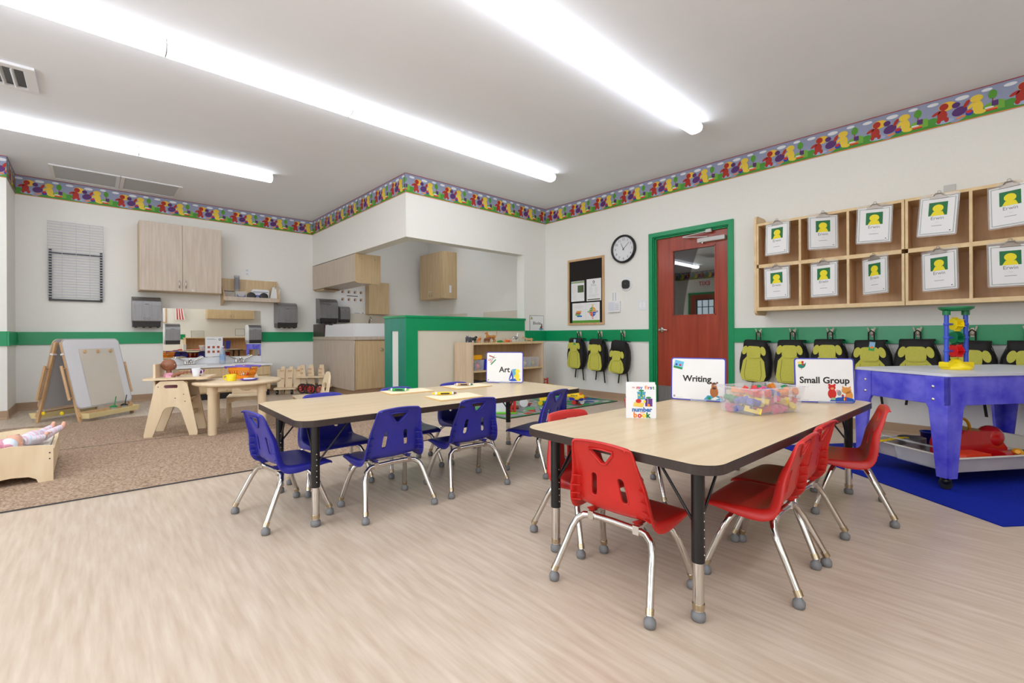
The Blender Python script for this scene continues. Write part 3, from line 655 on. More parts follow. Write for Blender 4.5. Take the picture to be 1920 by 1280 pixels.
MB().prism(oval(0, 0, .157, .157, 40), -.036, -.035, mat('thin_glass', (240, 244, 246), .03, alpha=.06, var=0)).build('glass', t)
# bulletin board
t = thing('bulletin_board', 'oak-framed black bulletin board hung above the first backpacks', 'board', (XR, 3.985, 1.449), RT)
a_, c_ = .315, .463
b = MB().box((-a_, -.022, -c_), (-a_+.03, -.0005, c_), OAK).box((a_-.03, -.022, -c_), (a_, -.0005, c_), OAK).box((-a_+.03, -.022, -c_), (a_-.03, -.0005, -c_+.03), OAK).box((-a_+.03, -.022, c_-.03), (a_-.03, -.0005, c_), OAK); b.build('frame', t, bevel=.003)
MB().box((-a_+.03, -.01, -c_+.03), (a_-.03, -.001, c_-.03), mat('black_felt', (32, 26, 24), .95, scale=(80, 80, 80))).build('felt_panel', t)
def page(x0, z0, x1, z1, lab):
    t = thing('notice_sheet', lab, 'paper', (XR-.0105, 3.985-(x0+x1)/2, 1.449+(z0+z1)/2), RT, 'sheets pinned on the board'); w_, h_ = (x1-x0)/2, (z1-z0)/2
    return t, MB().box((-w_, -.0015, -h_), (w_, -.0003, h_), PAPER), w_, h_
t, b, w_, h_ = page(-.255, -.13, -.02, .155, 'white notice with green header and dark green box, pinned upper left on the board')
b.face(rect(-w_, h_-.03, w_, h_-.005), -.002, flat((150, 170, 130))); lines(b, -w_+.015, -.01, -h_+.02, h_-.05, 16, -.002, GRY); b.face(rect(.0, -.02, w_-.01, .08), -.002, flat((70, 90, 50))); lines(b, .008, w_-.02, -.015, .075, 7, -.0024, flat((150, 170, 130)), seed=4); b.build('page', t)
t, b, w_, h_ = page(.02, -.135, .265, .165, 'white notice with round grey emblem at its top, pinned upper right on the board')
b.face(oval(0, h_-.045, .017, .02), -.002, INK); b.face(oval(0, h_-.045, .009, .012), -.0024, PAPER); lines(b, -.05, .05, h_-.1, h_-.07, 2, -.002, GRY, .004); lines(b, -.08, -.01, -.05, h_-.11, 7, -.002, GRY); lines(b, .015, .08, -.05, h_-.11, 7, -.002, GRY, seed=3); lines(b, -.09, .09, -h_+.05, -.06, 4, -.002, GRY, seed=2); b.face(rect(-w_+.015, -h_+.012, w_-.015, -h_+.025), -.002, flat((70, 84, 40))); b.build('page', t)
t, b, w_, h_ = page(-.235, -.433, .24, -.155, 'wide white poster with coloured four-part diamond and green foot strip')
b.face(rect(-w_, -h_, w_, -h_+.035), -.002, flat((90, 156, 50))); b.face(rect(-.001, -h_+.035, .001, h_), -.002, LGR)
for i, (x, c__) in enumerate(((-.12, (240, 170, 70)), (-.13, (196, 84, 40)), (-.14, (110, 160, 60)), (-.11, (40, 110, 190)))): b.face(rect(x-.045, .01-i*.022, x+.045, .03-i*.022), -.0022-.0002*i, flat(c__))
lines(b, -w_+.03, -.03, .06, .11, 4, -.002, GRY); lines(b, .05, .2, .1, .12, 2, -.002, GRY)
cx, cz, q = .12, .01, .075
for sx, sz, c__ in ((-1, 1, (110, 160, 60)), (1, 1, (240, 165, 60)), (-1, -1, (226, 90, 50)), (1, -1, (50, 90, 180))):
    b.face([(cx+sx*.002, cz+sz*.002), (cx+sx*q*.8, cz+sz*.002), (cx+sx*q*.62, cz+sz*q*.55), (cx+sx*.002, cz+sz*q)], -.0022, flat(c__)); b.face(rect(cx+sx*.032-.014, cz+sz*.028-.003, cx+sx*.032+.014, cz+sz*.028+.003), -.0026, PAPER)
for dx, dz, c__ in ((0, q+.012, (240, 165, 60)), (0, -q-.012, (226, 90, 50)), (-q*.8-.014, 0, (110, 160, 60)), (q*.8+.014, 0, (50, 90, 180))): b.face(oval(cx+dx, cz+dz, .014, .014, 12), -.0022, flat(c__)); b.face(oval(cx+dx, cz+dz, .006, .006, 10), -.0026, PAPER)
b.build('page', t)
# thermostat, alarm keypad, label, switches
t = thing('thermostat', 'dark rounded thermostat on a white disc, below the clock', 'thermostat', (XR, 3.33, 1.493), RT)
MB().lathe([(.088, .0005), (.088, .006), (.082, .009)], WHITE, 36, M).build('backplate', t)
b = MB().prism(rrect(-.052, -.055, .052, .055, .035, 8), -.034, -.009, DKSTEEL); text(b, '70', .03, 0, .005, -.0345, flat((90, 90, 92))); b.build('face', t, bevel=.004)
t = thing('alarm_keypad', 'white alarm keypad on the wall beside the bulletin board', 'keypad', (XR, 3.511, 1.212), RT)
MB().box((-.092, -.028, -.07), (.092, -.0005, .07), WHITE).build('case', t, bevel=.004)
b = MB().box((-.082, -.029, -.05), (.01, -.028, .06), flat((222, 224, 232)))
b.build('screen', t)
for r_ in range(4):
    for c_2 in range(4): MB().box((.022+c_2*.015, -.031, .03-r_*.022), (.032+c_2*.015, -.028, .038-r_*.022), LGR).build('key', t)
t = thing('instruction_card', 'small white instruction card stuck above the alarm keypad', 'card', (XR, 3.512, 1.341), RT)
b = MB().box((-.053, -.0015, -.058), (.053, -.0003, .075), PAPER); 
for x in (-.025, .015): 
    for k in range(9): b.face(rect(x-.006, -.045+k*.012, x+.006, -.038+k*.012), -.002, GRY)
b.build('page', t)
t = thing('light_switch', 'white double rocker light switch next to the door frame', 'light switch', (XR, 3.098, 1.218), RT)
MB().box((-.06, -.006, -.066), (.06, -.0003, .066), WHITE).build('plate', t, bevel=.003)
for x in (-.025, .025): MB().box((x-.017, -.009, -.034), (x+.017, -.005, .034), flat((244, 244, 246))).build('rocker', t, bevel=.001)
tag(MB().box((-.035, -.008, -.06), (.035, -.0005, .06), flat((206, 204, 200))).build('cover_plate', loc=(XR, .33, 1.975), rz=RT, bevel=.003), 'pale blank cover plate just above the cubby unit', 'plate')
# ================================================================== THINGS ON THE RED TABLE
T = .4905
def sign(name, loc, rz, label, word, size, tx, tz, art, W=.28, Hh=.235, blu=(66, 70, 180)):
    t = thing(name, label, 'sign', loc, rz, 'table name signs')
    Mt = Matrix.Rotation(R(-4), 4, 'X'); B = flat(blu)
    b = MB(); b.M = Mt; b.prism(rrect(-W/2, .003, W/2, Hh, .014), 0, .003, B); b.face(rrect(-W/2+.006, .009, W/2-.006, Hh-.006, .01), -.0006, PAPER)
    text(b, word, size, tx, tz, -.0012, INK, bold=.0013)
    b.face(oval(-W/2+.018, .022, .006, .006), -.001, INK); b.face(oval(-W/2+.018, .022, .0045, .0045), -.0014, PAPER); b.face(oval(-W/2+.018, .022, .002, .003), -.0018, INK); b.face(rect(-W/2+.028, .0145, -W/2+.065, .0155), -.001, GRY)
    art(b); b.build('board', t)
    b = MB(); b.box((-.035, -.012, 0), (.045, .03, .0025), ACRY).box((-.035, -.008, 0), (.045, -.0055, .014), ACRY).box((-.035, .005, 0), (.045, .0075, .014), ACRY); b.build('holder', t)
    return t
def art_w(b):
    y = -.0014
    M2 = Matrix.Translation((-.1, 0, .195)) @ Matrix.Rotation(R(13), 4, 'Y')
    b.face(rect(-.024, -.022, .024, .022), y, flat((110, 190, 226)), M2); b.face(rect(-.024, -.022, .024, -.011), y-.0003, GRN, M2)
    b.face(oval(-.012, -.001, .006, .006, 8), y-.0006, BLU, M2); b.face(oval(.008, .0, .006, .006, 8), y-.0006, RED, M2)
    T_ = flat((66, 166, 210)); b.face([(.03, .011), (.05, .035), (.12, .035), (.131, .011)], y, T_)
    Bn = flat((176, 104, 50)); Db = flat((84, 44, 26))
    b.face(oval(.083, .055, .021, .03), y-.0003, Bn); b.face(oval(.083, .085, .014, .021), y-.0006, Bn); b.face([(.062, .1), (.07, .108), (.076, .095)], y-.0009, Db); b.face([(.104, .104), (.096, .11), (.09, .096)], y-.0009, Db)
    b.face(oval(.083, .098, .008, .007), y-.0009, Db); b.face(oval(.083, .074, .01, .006), y-.0009, Db)
    b.face([(.065, .014), (.09, .03), (.108, .022), (.088, .012)], y-.0009, PAPER); b.face(rect(.052, .012, .066, .028), y-.0012, GRN); b.face(rect(.108, .026, .124, .033), y-.0012, RED)
sign('table_sign', (2.42, 1.152, T), atan2(-.269, .075), 'white sign reading Writing with a blue edge, on the red-chair table', 'Writing', .046, -.005, .12, art_w)
def art_s(b):
    y = -.0014; Te = flat((20, 130, 110))
    b.face(oval(-.105, .195, .017, .014), y, Te); b.face([(-.095, .2), (-.083, .212), (-.088, .19)], y, Te); b.face(oval(-.112, .21, .012, .008), y-.0003, flat((240, 222, 110))); b.face(oval(-.1, .213, .006, .007), y-.0006, RED); b.face(oval(-.098, .2, .004, .005), y-.0006, RED)
    b.face([(-.105, .182), (-.108, .174), (-.103, .174), (-.103, .182)], y, ORG)
    b.face([(.02, .011), (.03, .022), (.06, .032), (.1, .034), (.131, .026), (.133, .011)], y-.0012, flat((24, 84, 176)))
    b.face(oval(.034, .05, .02, .026), y, RED); b.face(oval(.034, .082, .017, .015), y-.0003, RED); b.face(oval(.022, .096, .006, .006), y-.0006, RED); b.face(oval(.046, .096, .006, .006), y-.0006, RED); b.face(oval(.035, .077, .008, .006), y-.0006, flat((222, 150, 100)))
    b.face(oval(.067, .055, .01, .015), y, GRY); b.face(oval(.058, .066, .006, .006), y-.0003, flat((230, 160, 170)))
    Og = flat((222, 150, 70)); b.face(oval(.1, .068, .022, .017), y, Og); b.face(oval(.112, .042, .017, .024), y, Og); b.face([(.08, .078), (.082, .093), (.092, .084)], y, Og); b.face([(.108, .084), (.12, .092), (.12, .078)], y, Og)
    b.face(rect(.078, .02, .086, .04), y-.0016, BLU); b.face(rect(.09, .016, .098, .036), y-.0016, RED); b.face(rect(.086, .016, .09, .03), y-.0016, YEL); b.face([(.074, .04), (.09, .04), (.082, .05)], y-.0016, RED); b.face(rect(.03, .018, .048, .03), y-.0016, flat((150, 196, 150)))
sign('table_sign', (2.818, .659, T), R(-55.2), 'white sign reading Small Group with a blue edge, behind the toy bin', 'Small Group', .046, .0, .118, art_s)
def art_a(b):
    y = -.0014
    M2 = Matrix.Translation((-.1, 0, .2)) @ Matrix.Rotation(R(20), 4, 'Y'); b.face(rect(-.022, -.004, .022, .004), y, flat((180, 90, 50)), M2)
    M2 = Matrix.Translation((-.085, 0, .16)) @ Matrix.Rotation(R(-45), 4, 'Y'); b.face(rect(-.03, -.004, .024, .004), y, GRN, M2)
    for ang in (-20, -60): M3 = Matrix.Translation((-.09, 0, .185)) @ Matrix.Rotation(R(ang), 4, 'Y'); b.face([(-.022, -.002), (.03, -.001), (.03, .001), (-.022, .002)], y-.0004, GRY, M3); b.face(oval(-.028, 0, .01, .007), y-.0008, RED, M3); b.face(oval(-.028, 0, .006, .004), y-.0012, PAPER, M3)
    b.face([(.03, .022), (.06, .036), (.125, .032), (.118, .018), (.055, .014)], y, flat((40, 90, 190)))
    b.face([(.033, .028), (.057, .105), (.068, .03), (.06, .03), (.055, .06), (.042, .03)], y-.0004, BLU); b.face([(.06, .105), (.09, .107), (.085, .06), (.066, .035)], y-.0004, flat((96, 176, 206)))
    Ye = flat((244, 222, 60)); b.face(oval(.098, .05, .017, .028), y-.0008, Ye); b.face(oval(.1, .09, .018, .015), y-.001, Ye); b.face(oval(.106, .024, .014, .008), y-.001, Ye); b.face(oval(.082, .055, .012, .005, a=.6), y-.0012, Ye)
sign('table_sign', (2.297, 2.592, T), atan2(-.244, .185), 'white sign reading Art with a blue edge, on the blue-chair table', 'Art', .058, .0, .1, art_a, W=.285)
# board book, standing slightly open
t = thing('board_book', 'white board book titled my first number book, standing on the table', 'book', (1.757, 1.087, T), R(-52.3))
b = MB(); P = rrect(-.0615, 0, .0615, .155, .012); P = [(x if z > .08 or True else x, z) for x, z in P]
b.prism([(-.0615, 0), (.058, 0), (.0615, .003), (.0615, .145), (.052, .155), (-.0615, .155)], 0, .003, WHITE)
yy = -.0004
x = -.021
for ch, c__ in zip('my first', ((206, 60, 90), (50, 130, 200), None, (230, 120, 60), (240, 170, 60), (206, 50, 50), (60, 80, 170), (60, 150, 70))):
    if c__: text(b, ch, .021, x, .133, yy, flat(c__), 'LEFT', .0007)
    x += {'m': .0165, 'y': .011, ' ': .008, 'f': .0075, 'i': .0055, 'r': .009, 's': .0105, 't': .008}[ch]
text(b, 'DK', .009, -.033, .133, yy, flat((214, 120, 110)), bold=.0002)
text(b, 'number', .0265, .002, .037, yy, flat((50, 110, 180)), bold=.0012)
text(b, 'word', .008, .004, .0245, yy, ORG, bold=.0003)
x = -.034
for ch, c__ in zip('book', ((240, 130, 30), (222, 50, 40), (240, 210, 30), (20, 120, 50))): text(b, ch, .031, x, .013, yy, flat(c__), 'LEFT', .0016); x += .018
TQ = flat((74, 160, 186)); b.face(rect(-.016, .082, .016, .112), yy, TQ); b.face(rect(-.018, .109, .018, .115), yy-.0003, TQ); b.face(rect(-.002, .082, .002, .118), yy-.0006, GRN); b.face(oval(0, .12, .012, .004), yy-.0006, GRN)
for px, pz in ((-.01, .1), (.009, .098), (0, .09)): b.face(oval(px, pz, .003, .0035, 10), yy-.0006, YEL)
b.face(rect(.016, .052, .046, .086), yy-.0004, PUR); b.face(oval(.03, .09, .011, .004), yy-.0008, GRN); b.face(rect(.026, .052, .028, .086), yy-.0008, LGR); b.face(oval(.03, .057, .006, .006), yy-.001, ORG); b.face(oval(.013, .073, .006, .006), yy-.001, YEL)
b.face([(-.035, .052), (.006, .048), (.012, .066), (-.03, .07)], yy-.0008, flat((236, 200, 90))); b.face(oval(-.012, .075, .012, .009), yy-.0012, RED)
b.build('front_cover', t)
MB().box((-.0595, .003, .001), (.055, .019, .153), PAPER).build('page_block', t)
MB().box((-.0615, .019, 0), (.0605, .022, .155), WHITE).build('back_cover', t)
b = MB().box((-.0645, 0, 0), (-.0615, .022, .155), WHITE)
b.M = Matrix.Rotation(-pi/2, 4, 'Z'); text(b, 'number', .012, -.011, .09, -.065, BLU, M=Matrix.Translation((0, 0, 0)) @ Matrix.Identity(4)); b.M = Matrix.Identity(4)
b.build('spine', t)
# clear bin with plastic connector toys
bt = R(-21)
t = thing('toy_bin', 'clear plastic bin filled with coloured toy pieces on the red-chair table', 'bin', (2.315, .80, T), bt)
def binwalls(b, L, W, Hh, m, fl=.02, th=.003, M=None):
    # tapered open box, base half-sizes L, W
    L2, W2 = L+fl, W+fl; vs = [(-L, -W, 0), (L, -W, 0), (L, W, 0), (-L, W, 0), (-L2, -W2, Hh), (L2, -W2, Hh), (L2, W2, Hh), (-L2, W2, Hh)]
    l, w_, l2, w2 = L-th, W-th, L2-th, W2-th; vs += [(-l, -w_, th), (l, -w_, th), (l, w_, th), (-l, w_, th), (-l2, -w2, Hh), (l2, -w2, Hh), (l2, w2, Hh), (-l2, w2, Hh)]
    fs = [(3, 2, 1, 0), (8, 9, 10, 11)]
    for k in range(4): k2 = (k+1) % 4; fs += [(k, k2, k2+4, k+4), (k+8, k+12, k2+12, k2+8), (k+4, k2+4, k2+12, k+12)]
    return b.add(vs, fs, m, False, M)
binwalls(MB(), .145, .085, .122, FROST).build('tub', t, bevel=.002)
b = MB(); 
for a in ((-.172, -.113, .172, -.104), (-.172, .104, .172, .113), (-.172, -.104, -.163, .104), (.163, -.104, .172, .104)): b.box((a[0], a[1], .116), (a[2], a[3], .122), FROST)
b.build('rim', t, bevel=.002)
for x in (-.11, -.035, .06): MB().box((x-.004, -.112, .06), (x+.004, -.102, .116), FROST).build('rib', t)
PC = {'pink': (226, 90, 140), 'yellow': (244, 214, 60), 'blue': (52, 66, 170), 'green': (20, 140, 84), 'orange': (240, 140, 50), 'red': (226, 60, 50)}
shapes = {}
def piece(kind, cname):
    m_ = flat(PC[cname], .35); b = MB()
    if kind == 0:
        for a in (0, 90, 180, 270): b.tube([(0, 0, 0), (.02*cos(R(a)), .02*sin(R(a)), 0)], [.0085, .0105], m_, 10)
        b.ell((0, 0, 0), (.012, .012, .011), m_, 10, 6)
    elif kind == 1:
        for a in (0, 120, 240): b.tube([(0, 0, 0), (.022*cos(R(a)), .022*sin(R(a)), 0)], [.009, .0095], m_, 10)
        b.prism([(-.01, -.004), (.01, -.004), (.01, .01), (-.01, .01)], -.008, .008, m_)
    else:
        b.prism([(-.024, -.009), (.024, -.009), (.024, .009), (.01, .009), (.01, .002), (-.01, .002), (-.01, .009), (-.024, .009)], -.009, .009, m_)
    o = b.build('toy_connector', bevel=.001); tag(o, '%s plastic toy connector in the clear bin on the red-chair table' % cname, 'toy', '%s connectors in the clear bin' % cname); return o
rnd = random.Random(5); cnt = 0; order = ['yellow', 'blue', 'green', 'red', 'orange', 'blue', 'pink', 'yellow', 'orange', 'blue', 'pink', 'red', 'green']
for lz in range(3):
    for ix in range(5):
        for iy in range(3):
            if lz == 2 and ix == 0: continue
            pass
            cn = order[(ix*3+iy*5+lz*4+(rnd.random() < .4)) % len(order)]; kd = rnd.randrange(3)
            sc_ = 1+.05*lz; x = (-.112+.056*ix)*sc_; y = (-.056+.056*iy)*sc_; z = .022+.037*lz
            key = (kd, cn); p = Vector((2.315, .80, T+z))+Matrix.Rotation(bt, 3, 'Z') @ Vector((x, y, 0))
            if key not in shapes: shapes[key] = o = piece(kd, cn)
            else: o = shapes[key].copy(); C.objects.link(o)
            o.scale = (1.45, 1.45, 1.45); o.location = p; o.rotation_euler = (rnd.uniform(-.5, .5), rnd.uniform(-.5, .5), rnd.uniform(0, 6)); cnt += 1
# ================================================================== THINGS ON THE BLUE TABLE
MAN = mat('manila_paper', (246, 234, 200), .8, var=.01); MANE = mat('manila_edge', (226, 176, 96), .8, var=.02)
def quad_sheet(pts, lab, n=4):
    cx = sum(p[0] for p in pts)/4; cy = sum(p[1] for p in pts)/4
    t = thing('paper_stack', lab, 'paper', (cx, cy, T), 0, 'manila paper on the blue-chair table')
    for k in range(n):
        d = .003*k
        P = [(p[0]-cx+d*.3, p[1]-cy+d) for p in pts]; MB().prism(P, .0005+.0013*k, .0017+.0013*k, MAN, axis='z', side=MANE).build('sheet', t)
quad_sheet([(1.367, 2.745), (1.346, 2.554), (1.641, 2.532), (1.657, 2.725)], 'manila paper sheets with a green marker, farther left on the table')
quad_sheet([(1.813, 2.71), (1.80, 2.504), (2.10, 2.50), (2.115, 2.70)], 'manila paper sheets with a brown marker, near the Art sign')
quad_sheet([(1.442, 2.33), (1.416, 2.122), (1.70, 2.098), (1.742, 2.300)], 'manila paper sheets with a yellow marker, nearest us on the table')
def marker(p, q, c1, c2, lab, z=T+.0065):
    p, q = Vector((*p, 0)), Vector((*q, 0)); c_ = (p+q)/2; d = (q-p); L = max(d.length, .135); r = .0095
    t = thing('marker_pen', lab, 'marker', (c_.x, c_.y, z+r), atan2(d.y, d.x), 'double-ended markers')
    b = MB().tube([(-L*.3, 0, 0), (L*.3, 0, 0)], r, flat(c1, .4), 16); b.box((-L*.15, -.0102, -.004), (L*.2, -.0093, .004), INK); b.build('barrel', t)
    for s, c__ in ((-1, c1), (1, c2)):
        b = MB().tube([(s*L*.3, 0, 0), (s*L*.37, 0, 0)], r*1.02, WHITE, 16).tube([(s*L*.37, 0, 0), (s*L*.43, 0, 0), (s*L*.5, 0, 0)], [r*.8, r*.6, .0025], flat(c__, .4), 12); b.build('cap', t)
marker((1.409, 2.704), (1.495, 2.619), (40, 160, 70), (120, 190, 60), 'green double-ended marker lying on manila paper')
marker((1.886, 2.665), (1.982, 2.569), (200, 160, 120), (60, 100, 70), 'tan double-ended marker lying on manila paper near the Art sign')
marker((1.492, 2.336), (1.619, 2.26), (246, 206, 30), (110, 70, 50), 'yellow double-ended marker lying on the nearest manila paper')
# ================================================================== BACK WALL (sink side)
def wallcab(name, x0, x1, z0, z1, D, label, lm, rm=None, y=YS, handles=True, loc=None, rz=0, doors=2):
    t = thing(name, label, 'wall cabinet', loc or ((x0+x1)/2, y, 0), rz); L = (x1-x0)/2
    b = MB().box((-L, -D+.02, z0), (L, -.001, z1), CABT if rm is None else rm); b.build('body', t, bevel=.002)
    w_ = 2*L/doors
    for k in range(doors):
        a = -L+k*w_
        d = MB().box((a+.002, -D, z0+.005), (a+w_-.002, -D+.019, z1-.003), lm).build('door', t, bevel=.002)
        if handles:
            hx = a+w_-.035 if (k == 0 and doors > 1) else a+.035
            MB().tube([(hx, -D-.001, z0+.05), (hx, -D-.02, z0+.06), (hx, -D-.024, z0+.1), (hx, -D-.02, z0+.14), (hx, -D-.001, z0+.15)], .005, CHROME, 8).build('handle', d)
    return t
cab = wallcab('wall_cabinet', .447, 1.342, 1.445, 2.335, .33, 'pale grey-maple two-door wall cabinet above the left paper towel dispenser', CABG)
MB().lathe([(.012, 0), (.012, .006)], CHROME, 12, Matrix.Translation((.11, -.33, 1.47)) @ Matrix.Rotation(pi/2, 4, 'X')).build('lock', cab)
def outlet(x, y, z, lab, rz=0):
    t = thing('wall_outlet', lab, 'outlet', (x, y, z), rz)
    MB().box((-.038, -.006, -.058), (.038, -.0005, .058), WHITE).build('cover', t, bevel=.002)
    for s in (-1, 1): 
        b = MB().prism(rrect(-.018, s*.027-.016, .018, s*.027+.016, .008), -.008, -.005, flat((226, 226, 228))); b.face(rect(-.008, s*.027-.004, -.005, s*.027+.006), -.0083, INK); b.face(rect(.005, s*.027-.004, .008, s*.027+.006), -.0083, INK); b.build('socket', t)
outlet(1.73, YS, 1.815, 'white double outlet above the small wall shelf')
def disp(x, y, z0, z1, w_, D, lab, rz=0, kind='paper_towel_dispenser', cat='dispenser', group='brushed steel dispensers'):
    t = thing(kind, lab, cat, (x, y, 0), rz, group); h = z1-z0; a = w_/2
    prof = [(-.002, z0), (-D*.86, z0), (-D*.93, z0+.05*h), (-D*.93, z0+.17*h)]
    back = MB(); back.prism([(-.001, z0), (-D*.9, z0), (-D*.92, z0+.16*h), (-.001, z0+.16*h)], -a*.97, a*.97, DKSTEEL, axis='x'); back.build('base', t, bevel=.004)
    P = [(-.001, z0+.161*h), (-D*.97, z0+.161*h), (-D, z0+.2*h), (-D*.99, z0+.72*h), (-D*.93, z0+.84*h), (-D*.78, z0+.93*h), (-D*.5, z0+.985*h), (-.001, z1)]
    b = MB().prism(P, -a, a, STEEL, axis='x'); b.build('cover', t, bevel=.022, seg=4)
    if a > .12:
        for s in (-.75, -.2, .25, .8): MB().box((a*s-.012, -D*.8, z0-.012), (a*s+.012, -D*.5, z0), DKSTEEL).build('foot_lug', t)
        b = MB(); 
        for s in (-1, 1): b.tube([(s*.02+.014*cos(q), -D-.0005, z0+.27*h+.014*sin(q)) for q in [2*pi*k/12 for k in range(12)]], .0012, DKSTEEL, 5, closed=True)
        b.build('push_mark', t)
    MB().box((-.02, -D*.99-.001, z0+.735*h), (.02, -D*.9, z0+.75*h), DKSTEEL).build('badge', t)
disp(.53, YS, .98, 1.378, .295, .2, 'steel paper towel dispenser under the left end of the grey wall cabinet')
disp(2.245, YS, .985, 1.375, .295, .2, 'steel paper towel dispenser right of the mirror')
disp(.81, YS-.006, .745, 1.03, .165, .12, 'small steel soap dispenser on the left edge of the mirror', kind='soap_dispenser')
disp(1.81, YS-.006, .745, 1.025, .17, .12, 'small steel soap dispenser on the right edge of the mirror', kind='soap_dispenser')
disp(2.885, YS, 1.065, 1.47, .295, .2, 'steel paper towel dispenser behind the brown-sided counter', kind='paper_towel_dispenser')
disp(3.19, YS, 1.08, 1.355, .17, .12, 'small steel soap dispenser beside the hand-washing poster', kind='soap_dispenser')
t = thing('wall_mirror', 'wide frameless mirror above the double sink, reflecting the room', 'mirror', (1.312, YS, .9), 0)
MB().box((-.6, -.006, -.36), (.6, -.0005, .34), MIRROR).build('mirror_glass', t)
# vanity
t = thing('sink_vanity', 'low white-topped vanity with two basins and maple drawer fronts', 'sink', (1.37, YS, 0))
L = .55
MB().box((-L+.02, -.5, .0), (L-.02, -.45, .08), BLACK).build('kick_board', t)
MB().box((-L, -.49, .08), (L, -.001, .425), CABT).build('carcass', t, bevel=.002)
MB().box((-L+.01, -.508, .3), (L-.01, -.491, .42), CABT).build('false_front', t, bevel=.002)
for s in (-1, 1): MB().box(((-L+.01) if s < 0 else .003, -.508, .095), ((-.003) if s < 0 else L-.01, -.491, .285), CABT).build('drawer', t, bevel=.002)
b = MB(); W2 = WHITE
b.box((-L-.02, -.52, .43), (L+.02, -.40, .46), W2).box((-L-.02, -.13, .43), (L+.02, -.001, .46), W2).box((-L-.02, -.4, .43), (-.46, -.13, .46), W2).box((-.17, -.4, .43), (.14, -.13, .46), W2).box((.43, -.4, .43), (L+.02, -.13, .46), W2)
b.build('countertop', t, bevel=.003)
MB().box((-L-.02, -.02, .461), (L+.0, -.0005, .553), WHITE).build('backsplash', t, bevel=.003)
for x in (-.315, .285):
    vs = []; fs = []
    b = MB(); binwalls(b, .11, .1, .12, WHITE, fl=.035, th=.006, M=Matrix.Translation((x, -.265, .338))); b.build('basin', t)
for x, lab in ((1.0, 'left of two chrome sink faucets with lever handles'), (1.615, 'right of two chrome sink faucets with lever handles')):
    t = thing('sink_faucet', lab, 'faucet', (x, YS-.075, .461), 0, 'chrome faucets')
    b = MB().box((-.075, -.025, 0), (.075, .025, .015), CHROME); b.build('base_plate', t, bevel=.005)
    MB().tube([(0, 0, .015), (0, 0, .04), (0, -.03, .07), (0, -.08, .075), (0, -.12, .06), (0, -.125, .045)], [.018, .017, .015, .012, .011, .011], CHROME, 12).build('spout', t)
    for s in (-1, 1):
        MB().tube([(s*.05, 0, .015), (s*.05, 0, .05), (s*.065, 0, .062), (s*.1, -.005, .075), (s*.16, -.012, .105)], [.02, .013, .013, .011, .013], CHROME, 10).build('lever', t)
def washposter(x, y, z, w_, h_, lab, rz=0):
    t = thing('handwashing_notice', lab, 'notice', (x, y, z), rz)
    b = MB().box((-w_/2, -.003, 0), (w_/2, -.0005, h_), PAPER); lines(b, -w_/2+.02, .03, h_*.84, h_*.93, 2, -.0035, INK, .003); b.face(oval(w_*.32, h_*.86, .014, .016), -.0035, INK); b.face(oval(w_*.32, h_*.86, .007, .009), -.0038, PAPER)
    lines(b, -w_/2+.02, .06, h_*.6, h_*.8, 5, -.0035, LGR)
    for r_ in range(2):
        for c_ in range(3): x0 = -w_*.38+c_*w_*.27; z0 = h_*(.42-.23*r_); b.face(rect(x0, z0, x0+w_*.15, z0+h_*.12), -.0035, flat((196, 120, 90))); b.face(oval(x0+w_*.075, z0+h_*.06, w_*.05, h_*.035), -.0038, flat((150, 50, 40))); b.face(rect(x0, z0-h_*.04, x0+w_*.13, z0-h_*.035), -.0035, LGR)
    b.build('sheet', t)
washposter(1.30, YS-.021, .56, .215, .285, 'white hand-washing notice with six small pictures, leaning on the mirror between the faucets')
t = thing('soap_bottle', 'clear plastic bottle with bluish label standing by the sink notice', 'bottle', (1.382, YS-.15, .461))
MB().lathe([(.03, 0), (.036, .006), (.037, .12), (.034, .16), (.02, .2), (.014, .215), (.014, .235)], mat('clear_blue_bottle', (190, 214, 240), .1, alpha=.4, var=.02), 20).build('bottle_body', t)
b = MB().lathe([(.0375, .05), (.0375, .13)], flat((150, 180, 220)), 20, cap=False); b.build('bottle_label', t)
MB().lathe([(.016, .235), (.016, .25), (.012, .253)], WHITE, 14).build('bottle_cap', t)
# small wall shelf with things
t = thing('wall_shelf', 'small maple wall shelf with raised back and front lip, right of the grey cabinet', 'shelf', (1.76, YS, 0))
P = [(-.001, 1.30), (-.05, 1.30), (-.205, 1.375), (-.21, 1.43), (-.12, 1.55), (-.03, 1.7), (-.001, 1.7)]
for x in (-.375, .355): MB().prism(P, x, x+.02, CABT, axis='x').build('end_panel', t, bevel=.002)
MB().box((-.355, -.018, 1.37), (.355, -.001, 1.7), CABT).build('back_panel', t); MB().box((-.355, -.2, 1.37), (.355, -.018, 1.388), CABT).build('shelf_board', t); MB().box((-.355, -.212, 1.365), (.355, -.201, 1.425), CABG).build('front_lip', t, bevel=.002)
zs = 1.389
tag(MB().box((-.07, -.05, 0), (.07, .05, .125), ACRY).box((-.07, -.051, .11), (.07, -.0505, .122), DKSTEEL).build('plastic_tub', loc=(1.465, YS-.1, zs)), 'clear plastic tub with grey strip at the left end of the wall shelf', 'tub')
t = thing('handled_tub', 'clear plastic tub with dark blue handle on the wall shelf', 'tub', (1.615, YS-.115, zs)); binwalls(MB(), .065, .05, .12, ACRY, fl=.008).build('tub_body', t)
MB().tube([(-.05, -.056, .07), (-.045, -.066, .045), (0, -.068, .038), (.045, -.066, .045), (.05, -.056, .07)], .005, BLU, 8).build('handle', t)
t = thing('cup_stack', 'tall stack of clear plastic cups on the wall shelf', 'cups', (1.575, YS-.1, zs+.128))
for k in range(12): MB().lathe([(.026, 0), (.037, .05), (.039, .05)], mat('grey_clear_cup', (206, 208, 222), .15, alpha=.35, var=.02), 14).build('cup', t, (0, 0, k*.016))
